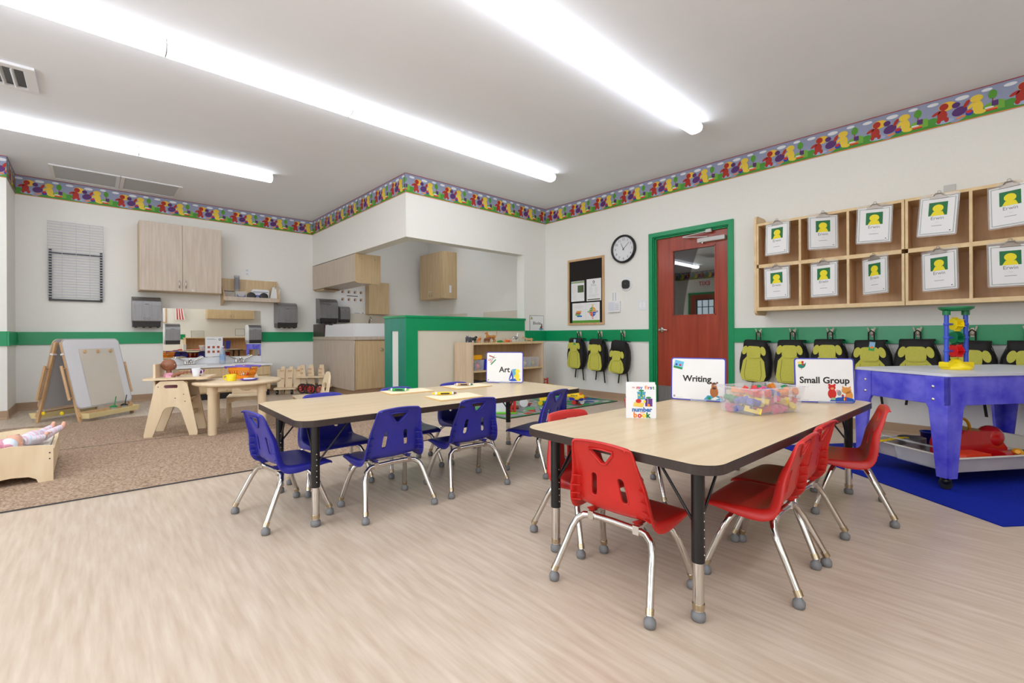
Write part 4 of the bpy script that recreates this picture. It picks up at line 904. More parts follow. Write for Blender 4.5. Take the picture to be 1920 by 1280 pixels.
t = thing('cd_player', 'blue and black portable stereo with two round speakers on the wall shelf', 'stereo', (1.835, YS-.125, zs))
MB().prism(rrect(-.13, 0, .13, .075, .03), -.03, .045, BLU).build('case', t, bevel=.006)
for x in (-.085, .085): MB().lathe([(.0, .02), (.03, .012), (.05, .02), (.058, .012), (.058, 0)], DKSTEEL, 20, Matrix.Translation((x, -.03, .058)) @ Matrix.Rotation(pi/2, 4, 'X')).build('speaker', t)
MB().prism(oval(0, .04, .022, .022), -.036, -.03, GRY).build('dial', t)
t = thing('white_machine', 'white rounded machine with grey strip standing behind the blue stereo', 'appliance', (1.895, YS-.052, zs))
MB().prism(rrect(-.12, 0, .12, .17, .03), -.025, .025, WHITE).build('case', t, bevel=.004); MB().box((-.1, -.0262, .125), (.105, -.0252, .137), GRY).build('strip', t)
t = thing('clipboard', 'clear clipboard with blank white paper leaning at the right end of the wall shelf', 'clipboard', (2.06, YS-.12, zs)); Mc = Matrix.Rotation(R(14), 4, 'Y') @ Matrix.Rotation(R(-12), 4, 'X')
b = MB(); b.M = Mc; b.prism(rrect(-.055, 0.012, .075, .235, .008), 0, .003, ACRY); b.build('board', t); b = MB(); b.M = Mc; b.box((-.05, -.002, .015), (.07, -.0005, .22), PAPER); b.build('paper', t); b = MB(); b.M = Mc; b.prism([(-.03, .2), (.05, .2), (.03, .225), (.01, .24), (-.01, .225)], -.01, -.0025, CHROME); b.build('clip', t)
# wire drying rack on the wall
t = thing('drying_rack', 'white wire paper-drying rack in a black wall frame', 'rack', (-.137, YS, 0))
b = MB().box((-.24, -.03, 1.29), (-.215, -.001, 1.91), BLACK).build('side_rail', t, bevel=.002); MB().box((.215, -.03, 1.29), (.24, -.001, 1.91), BLACK).build('side_rail', t, bevel=.002)
MB().box((-.215, -.03, 1.292), (.215, -.006, 1.312), BLACK).build('bottom_rail', t); MB().box((-.215, -.028, 1.86), (.215, -.01, 1.873), DKSTEEL).build('cross_rail', t)
WIRE = mat('white_wire', (214, 214, 222), .35, var=.01)
for k in range(29):
    z = 1.335+k*.0322; yb = -.036-.0006*k; w_ = .248
    d = .0 if z < 1.9 else .02
    b = MB().tube([(-w_, yb-d, z), (w_, yb-d, z)], .0045, WIRE, 6)
    b.build('wire', t)
for x in (-.248, -.124, 0, .124, .248): MB().tube([(x, -.033, 1.33), (x, -.05, 1.9), (x, -.078, 2.238)], .0022, WIRE, 6).build('upright_wire', t)
# ================================================================== ALCOVE
fixture(3.1, 4.6, 6.4, 'white ceiling light inside the alcove behind the soffit')
t = thing('hanging_cabinet', 'maple cabinet hung under the soffit, rounded lower corners', 'cabinet', (XW, 6.96, 0), RT)
# local x right = world -Y : from 7.79 to 6.137 -> x -.83..+.823 ; y into alcove
for x in (-.828, .80): MB().prism([(.0, 1.62), (.01, 1.6), (.04, 1.585), (.34, 1.585), (.37, 1.6), (.378, 1.63), (.378, 1.995), (0, 1.995)], x, x+.023, CABT, axis='x').build('end_panel', t, bevel=.002)
MB().box((-.805, .0, 1.61), (.80, .018, 1.99), CABG).build('front_panel', t); MB().box((-.805, .018, 1.61), (.80, .37, 1.63), CABG).build('bottom_board', t); MB().box((-.805, .355, 1.63), (.80, .372, 1.99), CABT).build('rear_panel', t)
MB().prism([(-.8, 1.585), (-.45, 1.585), (-.5, 1.612), (-.8, 1.612)], .05, .3, CABT).build('bracket', t)
for z in (1.65, 1.93):
    for y in (.09, .29): MB().lathe([(.008, 0), (.008, .003)], CHROME, 10, Matrix.Translation((.823, y, z)) @ Matrix.Rotation(pi/2, 4, 'Y')).build('screw_cap', t)
t = thing('changing_counter', 'tall grey-maple counter with white tub top and chrome door lock', 'cabinet', (XW, YS, 0), RT)
Lc = YS-6.22
MB().box((0.002, .0, .08), (Lc-.0, .018, .79), CABG).build('side_panel', t, bevel=.002); MB().box((.002, .018, .08), (Lc-.02, .9, .79), CABT).build('carcass', t)
MB().box((.002, .03, 0), (Lc-.03, .85, .08), BASEB).build('kick_board', t)
MB().box((.002, -.012, .79), (Lc+.015, .93, .838), CABG).build('counter_top', t, bevel=.008)
d = MB().box((Lc-.019, .03, .095), (Lc+.001, .92, .775), CABT).build('door', t, bevel=.002)
MB().tube([(Lc+.004, .022, .09), (Lc+.004, .022, .78)], .007, CHROME, 8).build('hinge_strip', t)
MB().lathe([(.028, 0), (.03, .006), (.022, .014), (.012, .03), (.012, .036)], CHROME, 18, Matrix.Translation((Lc+.001, .43, .645)) @ Matrix.Rotation(pi/2, 4, 'Y')).build('lock', d)
t = thing('white_tub', 'white moulded tub with notched rim on the tall counter', 'tub', (XW, YS, .839), RT)
b = MB(); x0_, x1_ = .5, Lc
b.prism([(x0_, 0), (x1_, 0), (x1_, .185), (x0_+.34, .185), (x0_+.30, .172), (x0_+.14, .172), (x0_+.1, .185), (x0_+.03, .18)], .01, .03, WHITE).build('front_wall', t, bevel=.004)
MB().box((x1_-.02, .03, 0), (x1_, .88, .187), WHITE).build('side_wall', t, bevel=.004); MB().box((x0_+.02, .03, 0), (x1_-.02, .86, .06), WHITE).build('tub_floor', t); MB().box((x0_+.02, .86, 0), (x1_-.02, .88, .187), WHITE).build('back_wall', t, bevel=.004)
MB().box((x0_, .03, 0), (x0_+.02, .88, .18), WHITE).build('end_wall', t)
tag(MB().box((.02, .0, 0), (.48, .35, .2), mat('dark_brown_laminate', (74, 58, 54), .4)).build('brown_bin', loc=(XW, YS, .839), rz=RT, bevel=.004), 'dark brown box on the tall counter left of the white tub', 'box')
t = thing('tall_faucet', 'chrome gooseneck faucet rising behind the white tub', 'faucet', (3.62, YS-.12, .839))
MB().box((-.06, -.02, 0), (.06, .02, .02), CHROME).build('base_plate', t); MB().tube([(0, 0, .02), (0, 0, .26), (0, -.02, .31), (-.01, -.06, .325), (-.02, -.1, .3), (-.02, -.11, .27)], .017, CHROME, 12).build('spout', t)
MB().box((2.71, 6.3, 0), (3.55, YS-.02, .001), FLOOR)
t = wallcab('alcove_cabinet', 3.60, 3.99, 1.228, 1.80, .15, 'small maple wall cabinet over the counter, single locked door', CABT, loc=(3.795, YS, 0), handles=False, doors=1)
t = wallcab('alcove_cabinet', 0, .77, 1.515, 2.36, .31, 'maple two-door wall cabinet alone on the alcove side wall', CABT, loc=(XA, 7.23, 0), rz=RT)
MB().box((.386, -.17, 1.62), (.394, -.13, 1.75), WHITE).build('child_lock', t)
t = thing('handwashing_poster', 'large white poster with two rows of small photos, under the hanging cabinet', 'poster', (3.36, YS, 1.39))
b = MB().box((-.235, -.003, 0), (.235, -.0005, .31), PAPER)
for r_ in range(2):
    for c_ in range(4): x = -.19+c_*.11; z = .2-.13*r_; b.face(rect(x, z, x+.045, z+.05), -.0035, flat((206, 176, 150))); b.face(rect(x, z, x+.02, z+.03), -.0038, flat((90, 50, 40))); lines(b, x, x+.07, z-.035, z-.01, 3, -.0035, LGR)
b.face(rect(-.1, .148, .1, .16), -.004, INK); b.build('sheet', t)
washposter(3.485, YS, 1.08, .21, .19, 'small white notice with three pictures beside the soap dispenser')
# ================================================================== EASEL
exd = Vector((.70, .714, 0)); ex_t = atan2(exd.y, exd.x)
t = thing('art_easel', 'double-sided wooden art easel with white boards and cream paint trays', 'easel', (-.245, 6.44, 0), ex_t)
# local x along the board width, faces at -y (front) and +y (back)
W_ = .60; Ht = .83; sp = .20
for s, nm in ((-1, 'front'), (1, 'back')):
    M = Matrix.Translation((0, s*.02, Ht)) @ Matrix.Rotation(s*atan2(sp, Ht), 4, 'X')
    Lg = sqrt(Ht**2+sp**2)
    for x in (0, W_-.0):
        b = MB(); b.M = M; b.box((x-.014, -.012, -Lg), (x+.014, .012, -.03), OAK); b.build('frame_leg', t, bevel=.003)
    b = MB(); b.M = M; P = rrect(-.02, -Lg+.13, W_+.02, .0, .05, 6); b.prism(P, s*.013, s*.021, LGR, side=OAK); b.build('board_frame', t)
    b = MB(); b.M = M; P = rrect(-.008, -Lg+.142, W_+.008, -.012, .04, 6); b.prism(P, s*.021, s*.024, flat((228, 228, 232), .3)); bd = b.build('white_board', t)
    b = MB(); b.M = M; b.box((-.01, s*.012, -Lg+.05), (W_+.01, s*.03, -Lg+.1), OAK); b.build('tray_rail', t)
    y0_ = s*(sp+.0); b = MB(); binwalls(b, W_/2-.01, .05, .055, CREAM, fl=.012, th=.005, M=Matrix.Translation((W_/2, y0_+s*.05, .035))); b.build('paint_tray', t, bevel=.002)
    for x, sx in ((0, -1), (W_, 1)):
        b = MB(); b.M = M; b.tube([(x+sx*.055, s*.0, -.62), (x+sx*.055, s*.0, -.27)], .012, OAK, 12); b.build('paper_dowel', t)
        for z in (-.6, -.3): b = MB(); b.M = M; b.tube([(x+sx*.0, 0, z), (x+sx*.055, 0, z)], .006, OAK, 8); b.build('dowel_peg', t)
        b = MB(); b.M = M; b.box((x-.02, -.018, -.16), (x+.02, .018, -.145), WHITE); b.build('clip_band', t)
MB().ell((0, -.03, .09), (.012, .02, .02), YEL, 10, 6).build('hinge_knob', t); MB().ell((0, .16, .09), (.012, .02, .02), YEL, 10, 6).build('hinge_knob', t)
Mf = Matrix.Translation((-.245, 6.44, 0)) @ Matrix.Rotation(ex_t, 4, 'Z') @ Matrix.Translation((0, -.02, Ht)) @ Matrix.Rotation(-atan2(sp, Ht), 4, 'X')
b = MB(); b.M = Mf
vs = []; fs = []
rnd = random.Random(3)
for i in range(9):
    for j in range(9): x = .13+.40*i/8; z = -.11-.60*j/8; vs.append((x, -.0265-.003*abs(sin(i*1.7+j*.5)), z))
for i in range(8):
    for j in range(8): fs.append((i*9+j, (i+1)*9+j, (i+1)*9+j+1, i*9+j+1))
b.add(vs, fs, mat('newsprint', (214, 206, 192), .8, var=.02), True); o = tag(b.build('easel_paper'), 'beige newsprint sheet hanging on the front board of the easel', 'paper'); 
for i, x in enumerate((.185, .33, .475)):
    tag(MB().lathe([(.018, 0), (.018, .008), (.015, .01)], OAK, 18, Mf @ Matrix.Translation((x, -.031, -.14)) @ Matrix.Rotation(pi/2, 4, 'X')).build('easel_magnet'), 'round brown magnet holding the easel paper, %s of three' % ('left', 'middle', 'right')[i], 'magnet', 'easel magnets')
def paintcup(x, c_, lab, back=False):
    p = Matrix.Translation((-.245, 6.44, 0)) @ Matrix.Rotation(ex_t, 4, 'Z') @ Vector((x, (-1 if not back else 1)*(sp+.048), .042))
    t = thing('paint_cup', lab, 'paint cup', p, ex_t, 'paint cups in the easel trays')
    MB().lathe([(.026, 0), (.03, .06)], mat('clear_cup', (226, 232, 230), .2, alpha=.45, var=.01), 16).build('cup', t); MB().lathe([(.034, .06), (.034, .066), (.014, .078)], c_, 16).build('lid', t)
    MB().tube([(0, 0, .03), (.03, 0, .17)], .0045, c_, 8).build('brush', t)
paintcup(.34, GRN, 'clear paint cup with green lid and brush in the front easel tray'); paintcup(.47, BLACK, 'clear paint cup with black lid and brush in the front easel tray'); paintcup(.0+.06, WHITE, 'clear paint cup with white lid and brush in the back easel tray', True)
# ================================================================== HIGH CHAIR AND DOLL
hr = R(-21); hc = Vector((.548, 4.965, 0))
t = thing('doll_high_chair', 'birch doll high chair with A-shaped side panels and tray', 'high chair', hc, hr)
for s in (-1, 1):
    P = [(-.185, 0), (-.135, 0), (-.128, .02), (-.06, .22), (-.045, .245), (-.02, .258), (.03, .258), (.055, .245), (.07, .22), (.128, .02), (.13, 0), (.185, 0), (.19, .03), (.125, .40), (.115, .45), (.085, .475), (-.075, .475), (-.105, .45), (-.12, .40), (-.19, .03)]
    o = MB().prism(P, s*.145-.009, s*.145+.009, BIRCH).build('side_panel', t)
    c_ = MB().prism(rrect(-.05, .415, .05, .445, .0145, 5), s*.145-.05, s*.145+.05, BIRCH).build('c')
    c_.location = hc; c_.rotation_euler = (0, 0, hr); bpy.context.view_layer.update()
    m_ = o.modifiers.new('b', 'BOOLEAN'); m_.object = c_; m_.operation = 'DIFFERENCE'; bake(o); bpy.data.objects.remove(c_)
    o.modifiers.new('bv', 'BEVEL').width = .002
    for x in (-.16, .158): MB().prism([(x-.03, 0), (x+.03, 0), (x+.03+(.0 if x > 0 else .0), .035), (x-.03, .035)], s*.145-.011, s*.145+.011, BIRCH).build('foot_block', t, bevel=.002)
    for x, z in ((-.09, .43), (.03, .33), (.1, .3), (.09, .36)): MB().lathe([(.004, 0), (.004, .002)], DKSTEEL, 8, Matrix.Translation((x, s*.145+s*.009, z)) @ Matrix.Rotation(-s*pi/2, 4, 'X')).build('screw', t)
MB().box((-.11, -.136, .30), (.12, .136, .318), BIRCH).build('seat', t, bevel=.002)
MB().box((-.135, -.12, .318), (-.118, .12, .62), BIRCH).build('backrest', t, bevel=.004)
MB().box((.105, -.136, .16), (.125, .136, .20), BIRCH).build('footrest', t, bevel=.002)
MB().prism(rrect(-.20, -.17, .27, .17, .03, 5), .485, .502, BIRCH, axis='z').build('tray', t, bevel=.004)
SK = mat('brown_vinyl_skin', (150, 96, 68), .4, var=.03); SKP = mat('pink_vinyl_skin', (232, 176, 150), .4, var=.03); PK = mat('pink_cloth', (236, 168, 186), .85, scale=(50, 50, 50), var=.06, bump=.2)
def doll_head(t, skin, M, hair=None):
    b = MB(); b.M = M
    vs = []; fs = []; n = 24; k = 16
    for i in range(k+1):
        a = -pi/2+pi*i/k
        for j in range(n):
            q = 2*pi*j/n; x, y, z = cos(a)*cos(q), cos(a)*sin(q), sin(a)
            rx = .062*(1.08 if x < 0 else 1.0); X_ = x*rx; Y_ = y*.052*(1-.12*max(0, -z)); Z_ = z*.062
            if x > 0:
                X_ += .012*math.exp(-((z+.12)**2/.012+(y)**2/.02))          # nose
                X_ += .007*math.exp(-((z+.42)**2/.015+(y)**2/.06))          # lips
                X_ += .008*math.exp(-((z+.7)**2/.03+(y)**2/.06))            # chin
                X_ += .006*math.exp(-((z+.35)**2/.06+(abs(y)-.55)**2/.05))  # cheeks
                X_ -= .006*math.exp(-((z-.08)**2/.012+(abs(y)-.38)**2/.03)) # eye sockets
            vs.append((X_, Y_, Z_))
    for i in range(k):
        for j in range(n): fs.append((i*n+j, i*n+(j+1) % n, (i+1)*n+(j+1) % n, (i+1)*n+j))
    b.add(vs, fs, skin, True)
    h = b.build('head', t)
    for s in (-1, 1):
        b = MB(); b.M = M; b.ell((-.006, s*.05, -.008), (.011, .007, .016), skin, 10, 6); b.build('ear', h)
        b = MB(); b.M = M; b.ell((.052, s*.019, .004), (.006, .008, .007), WHITE, 10, 6); b.ell((.0565, s*.019, .004), (.0025, .0045, .0045), flat((60, 34, 22)), 8, 5); b.build('eye', h)
    b = MB(); b.M = M; b.ell((.064, 0, -.027), (.003, .012, .0035), flat((176, 84, 84)), 10, 5); b.build('mouth', h)
    return h
t = thing('baby_doll', 'brown-skinned baby doll in a pink shirt sitting in the high chair', 'doll', hc+Matrix.Rotation(hr, 3, 'Z') @ Vector((-.055, 0, .338)), hr)
doll_head(t, SK, Matrix.Translation((.0, 0, .268)) @ Matrix.Scale(.86, 4))
MB().tube([(0, 0, .02), (0, 0, .08), (0, 0, .15), (0, 0, .185), (0, 0, .2)], [.05, .058, .052, .04, .022], PK, 16).build('shirt', t)
MB().tube([(0, 0, .19), (0, 0, .235)], .02, SK, 12).build('neck', t)
for s in (-1, 1):
    MB().tube([(0, s*.04, .17), (.015, s*.062, .155), (.04, s*.068, .155)], [.02, .024, .022], PK, 12).build('sleeve', t)
    a = MB().tube([(.035, s*.068, .158), (.065, s*.062, .19), (.105, s*.055, .197), (.122, s*.053, .197)], [.015, .014, .011, .012], SK, 10).build('arm', t)
    for q in range(4): MB().tube([(.128, s*.053+(q-1.5)*.006, .198), (.142, s*.053+(q-1.5)*.0075, .196), (.149, s*.053+(q-1.5)*.008, .192)], [.0038, .0034, .0028], SK, 6).build('finger', a)
    MB().tube([(.122, s*.045, .199), (.132, s*.038, .197)], [.004, .003], SK, 6).build('thumb', a)
    MB().tube([(.0, s*.03, .03), (.07, s*.035, .035), (.11, s*.038, .0), (.125, s*.038, -.05)], [.03, .026, .02, .016], PK, 12).build('leg', t); MB().ell((.14, s*.038, -.06), (.025, .014, .012), SK, 10, 6).build('foot', t)
R3 = Matrix.Rotation(hr, 3, 'Z')
t = thing('toy_cup', 'white toy cup on the high chair tray', 'cup', hc+R3 @ Vector((.155, -.04, .5025)))
MB().lathe([(.024, 0), (.034, .07), (.031, .07), (.022, .004), (0, .004)], WHITE, 20).build('cup_body', t); MB().tube([(.032, 0, .055), (.048, 0, .05), (.048, 0, .02), (.028, 0, .015)], .004, WHITE, 8).build('handle', t)
tag(MB().lathe([(.022, 0), (.05, .03), (.055, .05), (.052, .05), (.046, .03), (0, .006)], flat((136, 40, 136), .35), 24).build('toy_bowl', loc=hc+R3 @ Vector((.145, .05, .5025))), 'purple toy bowl behind the white cup on the high chair tray', 'bowl')
# ================================================================== ROUND TODDLER TABLE
tc_ = Vector((.985, 4.78, 0)); TH = .458
t = thing('toddler_table', 'round pale birch toddler table with four stout legs', 'table', tc_)
MB().lathe([(0, TH-.032), (.335, TH-.032), (.348, TH-.024), (.353, TH-.014), (.348, TH-.004), (.337, TH), (0, TH)], BIRCH, 64).build('tabletop', t)
for a in (212, 302, 32, 122):
    x, y = 0.265*cos(R(a)), 0.265*sin(R(a)); l = MB().tube([(0, 0, .0), (0, 0, .012), (0, 0, TH-.04)], [.031, .034, .034], BIRCH, 20).build('leg', t, (x, y, 0))
    MB().tube([(0, 0, TH-.10), (0, 0, TH-.034)], .04, BIRCH, 20).build('collar', l)
for a in (257, 347, 77, 167):
    p0 = Vector((0.265*cos(R(a-45)), 0.265*sin(R(a-45)), 0)); p1 = Vector((0.265*cos(R(a+45)), 0.265*sin(R(a+45)), 0)); d = p1-p0; Lr = d.length; 
    M = Matrix.Translation(p0) @ Matrix.Rotation(atan2(d.y, d.x), 4, 'Z')
    b = MB(); b.M = M; b.prism([(.03, TH-.034), (.03, TH-.09), (.08, TH-.075), (.14, TH-.06), (Lr-.14, TH-.06), (Lr-.08, TH-.075), (Lr-.03, TH-.09), (Lr-.03, TH-.034)], -.009, .009, BIRCH); b.build('apron', t)
t = thing('toy_basket', 'orange plastic shopping basket with purple handles on the round table', 'basket', tc_+Vector((.06, .10, TH+.001)), R(-42))
b = MB(); L1, W1, L2, W2, hh = .075, .05, .10, .07, .10; n = 9
ORB = flat((250, 150, 20), .35)
b.box((-L1, -W1, 0), (L1, W1, .004), ORB)
for (ax, ay, bx, by) in ((-1, -1, 1, -1), (1, -1, 1, 1), (1, 1, -1, 1), (-1, 1, -1, -1)):
    for z0_, z1_ in ((0, .03), (.08, hh)):
        f0, f1 = z0_/hh, z1_/hh; q = lambda sx, sy, f, z: (sx*(L1+(L2-L1)*f), sy*(W1+(W2-W1)*f), z)
        b.add([q(ax, ay, f0, z0_), q(bx, by, f0, z0_), q(bx, by, f1, z1_), q(ax, ay, f1, z1_)], [(0, 1, 2, 3)], ORB)
    for k in range(n+1):
        u = k/n; f0, f1 = .03/hh, .08/hh
        def qq(u, f, z, dx=0): return ((ax+(bx-ax)*u)*(L1+(L2-L1)*f), (ay+(by-ay)*u)*(W1+(W2-W1)*f), z)
        b.tube([qq(u, f0, .03), qq(u, f1, .08)], .0042, ORB, 6)
o = b.build('basket_body', t, fix=False); so = o.modifiers.new('s', 'SOLIDIFY'); so.thickness = .002
PUH = flat((120, 96, 190), .35)
for s in (-1, 1): MB().tube([(-L2-.01, s*W2, hh), (-L2-.02, s*(W2+.012), hh+.012), (0, s*(W2+.016), hh+.016), (L2+.02, s*(W2+.012), hh+.012), (L2+.01, s*W2, hh)], .0075, PUH, 8).build('handle', t)
for s in (-1, 1): MB().tube([(s*.05+.014*cos(q), -W2-.004, hh+.008+.014*sin(q)) for q in [pi*k/8 for k in range(9)]], .004, ORB, 6).build('hinge_loop', t)
bk = tc_+Vector((.06, .10, TH+.006)); Rb = Matrix.Rotation(R(-42), 3, 'Z')
for i, (x, y, c_, nm, lb) in enumerate(((-.05, -.02, (240, 210, 30), 'toy_banana', 'yellow toy banana in the orange basket'), (0, .02, (60, 150, 60), 'toy_pepper', 'green toy pepper in the orange basket'), (.05, -.01, (206, 40, 40), 'toy_apple', 'red toy apple in the orange basket'), (.02, -.03, (240, 240, 236), 'toy_egg', 'white toy egg in the orange basket'))):
    if i == 0: o = MB().tube([(-.035, 0, .03), (-.02, 0, .018), (.01, 0, .018), (.035, 0, .035)], [.006, .013, .013, .005], flat(c_), 10).build(nm)
    else: o = MB().ell((0, 0, .026), (.022, .02, .024), flat(c_), 14, 8).tube([(0, 0, .048), (.003, 0, .056)], .002, GRN, 6).build(nm)
    o.location = bk+Rb @ Vector((x, y, 0)); tag(o, lb, 'toy food')
b = MB().lathe([(.036, 0), (.04, .058), (.037, .058), (.034, .004), (0, .004)], flat((248, 216, 10), .3), 22)
t = thing('toy_mug', 'yellow toy mug on the round toddler table', 'mug', tc_+Vector((-.075, -.10, TH+.001))); b.build('mug_body', t); MB().tube([(-.036, .01, .048), (-.058, .018, .04), (-.055, .018, .018), (-.034, .01, .012)], .005, flat((248, 216, 10), .3), 8).build('handle', t)
tag(MB().lathe([(.05, 0), (.07, .008), (.074, .014), (.07, .014), (.048, .005), (0, .005)], flat((88, 74, 180), .35), 24).build('toy_plate', loc=tc_+Vector((.055, -.155, TH+.001))), 'purple toy plate on the round toddler table beside the yellow mug', 'plate')
tag(MB().prism(rrect(-.045, -.018, .045, .018, .008), 0, .014, WHITE, axis='z').build('toy_sponge', loc=tc_+Vector((.055, -.155, TH+.0075)), rz=R(-40)), 'white block lying on the purple toy plate', 'toy')
def toddler_chair(loc, rz, lab):
    t = thing('toddler_chair', lab, 'chair', loc, rz, 'birch toddler chairs')
    W_ = .145; SH = .25
    for s in (-1, 1):
        P = [(-.16, 0), (-.12, 0), (-.09, .12), (-.06, .165), (0, .18), (.06, .165), (.09, .12), (.11, 0), (.15, 0), (.145, .16), (.135, SH-.005), (-.12, SH-.005)]
        MB().prism(P, s*W_-.009, s*W_+.009, BIRCH, axis='x').build('side_panel', t, bevel=.002)
    MB().box((-W_-.01, -.135, SH-.004), (W_+.01, .15, SH+.010), BIRCH).build('seat', t, bevel=.003)
    MB().prism([(-W_+.009, SH-.004), (-W_+.009, SH-.06), (-.08, SH-.035), (.08, SH-.035), (W_-.009, SH-.06), (W_-.009, SH-.004)], .115, .13, BIRCH).build('apron', t)
    M = Matrix.Translation((0, -.125, SH+.01)) @ Matrix.Rotation(R(10), 4, 'X')
    out = [(-.13, 0), (.13, 0), (.125, .12), (.10, .19), (.05, .228), (0, .236), (-.05, .228), (-.10, .19), (-.125, .12)]
    o = MB().prism(out, -.009, .009, BIRCH, M=M).build('backrest', t)
    c_ = MB().prism(oval(0, .075, .075, .05, 20), -.1, .1, BIRCH, M=M).build('c'); c_.matrix_world = Matrix.Translation(loc) @ Matrix.Rotation(rz, 4, 'Z'); bpy.context.view_layer.update()
    m_ = o.modifiers.new('b', 'BOOLEAN'); m_.object = c_; m_.operation = 'DIFFERENCE'; bake(o); bpy.data.objects.remove(c_)
    return t
tch = toddler_chair(Vector((1.155, 5.285, 0)), H(254), 'small birch chair tucked at the far side of the round table')
dup(tch, (1.60, 4.70, 0), H(172), 'small birch chair seen edge-on at the right side of the round table')
# ================================================================== DOLL BED
t = thing('doll_bed', 'low birch doll bed with arched ends holding two dolls', 'doll bed', (-.34, 3.83, 0), 0)
PE = [(-.17, 0), (-.11, 0), (-.10, .03), (-.07, .048), (0, .055), (.07, .048), (.10, .03), (.11, 0), (.17, 0), (.17, .215), (.09, .225), (0, .232), (-.09, .225), (-.17, .215)]
for y in (0, .70): MB().prism([(a, (c_ if y == 0 else c_*1.0)) for a, c_ in PE], y, y+.018, BIRCH).build('end_panel', t, bevel=.003)
for x in (-.168, .15): MB().prism([(.018, .04), (.70, .04), (.70, .2), (.6, .175), (.12, .175), (.018, .2)], x, x+.018, BIRCH, axis='x').build('side_rail', t, bevel=.002)
MB().box((-.15, .018, .08), (.15, .70, .092), BIRCH).build('slat_base', t)
for z in (.14, .175): MB().lathe([(.004, 0), (.004, .002)], DKSTEEL, 8, Matrix.Translation((.155, -.0005, z)) @ Matrix.Rotation(pi/2, 4, 'X')).build('screw', t)
tag(MB().box((-.145, .025, 0), (.145, .69, .085), mat('bed_pad', (232, 226, 214), .9, var=.03)).build('bed_mattress', loc=(-.34, 3.83, .0925), bevel=.01), 'thin cream pad inside the doll bed', 'mattress')
STR = mat('striped_sleepsuit', (224, 228, 240), .85, scale=(150, 3, 3), rgb2=(232, 190, 204), contrast=(.42, .5), detail=0)
def lying_doll(loc, rz, lab, top, bottom, hat, skin, tilt):
    t = thing('baby_doll', lab, 'doll', loc, rz)
    t.scale = (.8, .8, .8)
    Mh = Matrix.Translation((0, 0, .05)) @ Matrix.Rotation(R(-80), 4, 'Y') @ Matrix.Scale(.92, 4)
    doll_head(t, skin, Mh)
    if hat: b = MB(); b.M = Matrix.Translation((-.036, 0, .042)); b.ell((0, 0, 0), (.036, .053, .050), hat, 16, 10); b.build('cap', t)
    MB().tube([(.06, 0, .045), (.09, 0, .05), (.15, 0, .055), (.2, 0, .05), (.225, 0, .045)], [.025, .045, .055, .052, .03], top, 16).build('shirt', t)
    for s in (-1, 1):
        MB().tube([(.2, s*.028, .05), (.27, s*.035, .06+tilt*.4), (.34, s*.04, .06+tilt)], [.036, .028, .022], bottom, 12).build('trouser_leg', t)
        MB().tube([(.335, s*.04, .055+tilt), (.36, s*.04, .065+tilt), (.375, s*.04, .10+tilt)], [.02, .018, .012], skin, 10).build('foot', t)
        MB().tube([(.085, s*.045, .06), (.12, s*.072, .06), (.15, s*.078, .06)], [.02, .02, .018], top, 10).build('sleeve', t)
        a = MB().tube([(.15, s*.078, .06), (.18, s*.07, .075), (.195, s*.065, .08)], [.013, .012, .012], skin, 8).build('arm', t)
        for q in range(4): MB().tube([(.2, s*.065+(q-1.5)*.006, .082), (.215, s*.065+(q-1.5)*.007, .083), (.221, s*.065+(q-1.5)*.007, .078)], [.0038, .0034, .0028], skin, 6).build('finger', a)
        MB().tube([(.195, s*.055, .084), (.205, s*.046, .084)], [.004, .003], skin, 6).build('thumb', a)
lying_doll((-.345, 4.03, .185), R(52), 'pale baby doll in a striped sleepsuit with its feet raised over the bed end', STR, STR, flat((220, 228, 240)), SKP, .035)
lying_doll((-.44, 3.91, .165), R(72), 'baby doll in pink clothes lying at the near side of the doll bed', PK, PK, None, SKP, .0)
# ================================================================== WOODEN CARTS
def upright(b, x, y, h, lean, w_=.075, m_=BIRCH):
    # tapered ladder-like upright: front post + side plate
    b.add([(x-w_/2, y, 0), (x+w_/2, y, 0), (x+w_/2, y+.02, 0), (x-w_/2, y+.02, 0), (x-w_/4+lean, y, h), (x+w_/4+lean, y, h), (x+w_/4+lean, y+.02, h), (x-w_/4+lean, y+.02, h)],
          [(0, 3, 2, 1), (4, 5, 6, 7), (0, 1, 5, 4), (1, 2, 6, 5), (2, 3, 7, 6), (3, 0, 4, 7)], m_)
t = thing('wooden_cart', 'low birch cart with leaning slotted uprights on black casters, right of the vanity', 'cart', (2.16, 7.24, 0), R(-30), 'birch push carts')
for i, x in enumerate((-.13, -.02, .09)):
    b = MB(); upright(b, x, .0, .40, .045, .10); b.box((x-.045, .02, .06), (x+.02, .14, .36), BIRCH); b.build('upright', t, (0, 0, .0))
    for z in (.22, .33): MB().box((x-.0, -.012, z), (x+.05, .0, z+.018), OAK).build('peg', t)
MB().prism(rrect(-.19, -.16, .12, .14, .05), .075, .095, BIRCH, axis='z').build('base_board', t, bevel=.003)
for x, y in ((-.14, -.11), (.06, -.12), (-.1, .1), (.08, .1)): MB().tube([(x-.012, y, .036), (x+.012, y, .036)], .034, BLACK, 18).build('caster', t); 
t = thing('wooden_cart', 'birch push cart with slotted uprights and red-hubbed wheels, against the grey counter', 'cart', (2.46, 7.06, 0), R(-35), 'birch push carts')
for i, x in enumerate((-.17, -.05, .10)):
    b = MB(); upright(b, x, .0, .42, -.0, .12); b.box((x-.055, .02, .2), (x-.03, .1, .36), BIRCH); b.build('upright', t, (0, 0, .0))
    for z in (.3, .36): MB().box((x-.05, -.012, z-.01), (x-.0, .0, z+.008), OAK).build('peg', t)
MB().box((-.24, -.13, .235), (.16, .0, .255), BIRCH).build('upper_board', t, bevel=.003); MB().prism(rrect(.05, -.12, .25, .1, .04), .09, .11, BIRCH, axis='z').build('foot_board', t, bevel=.003)
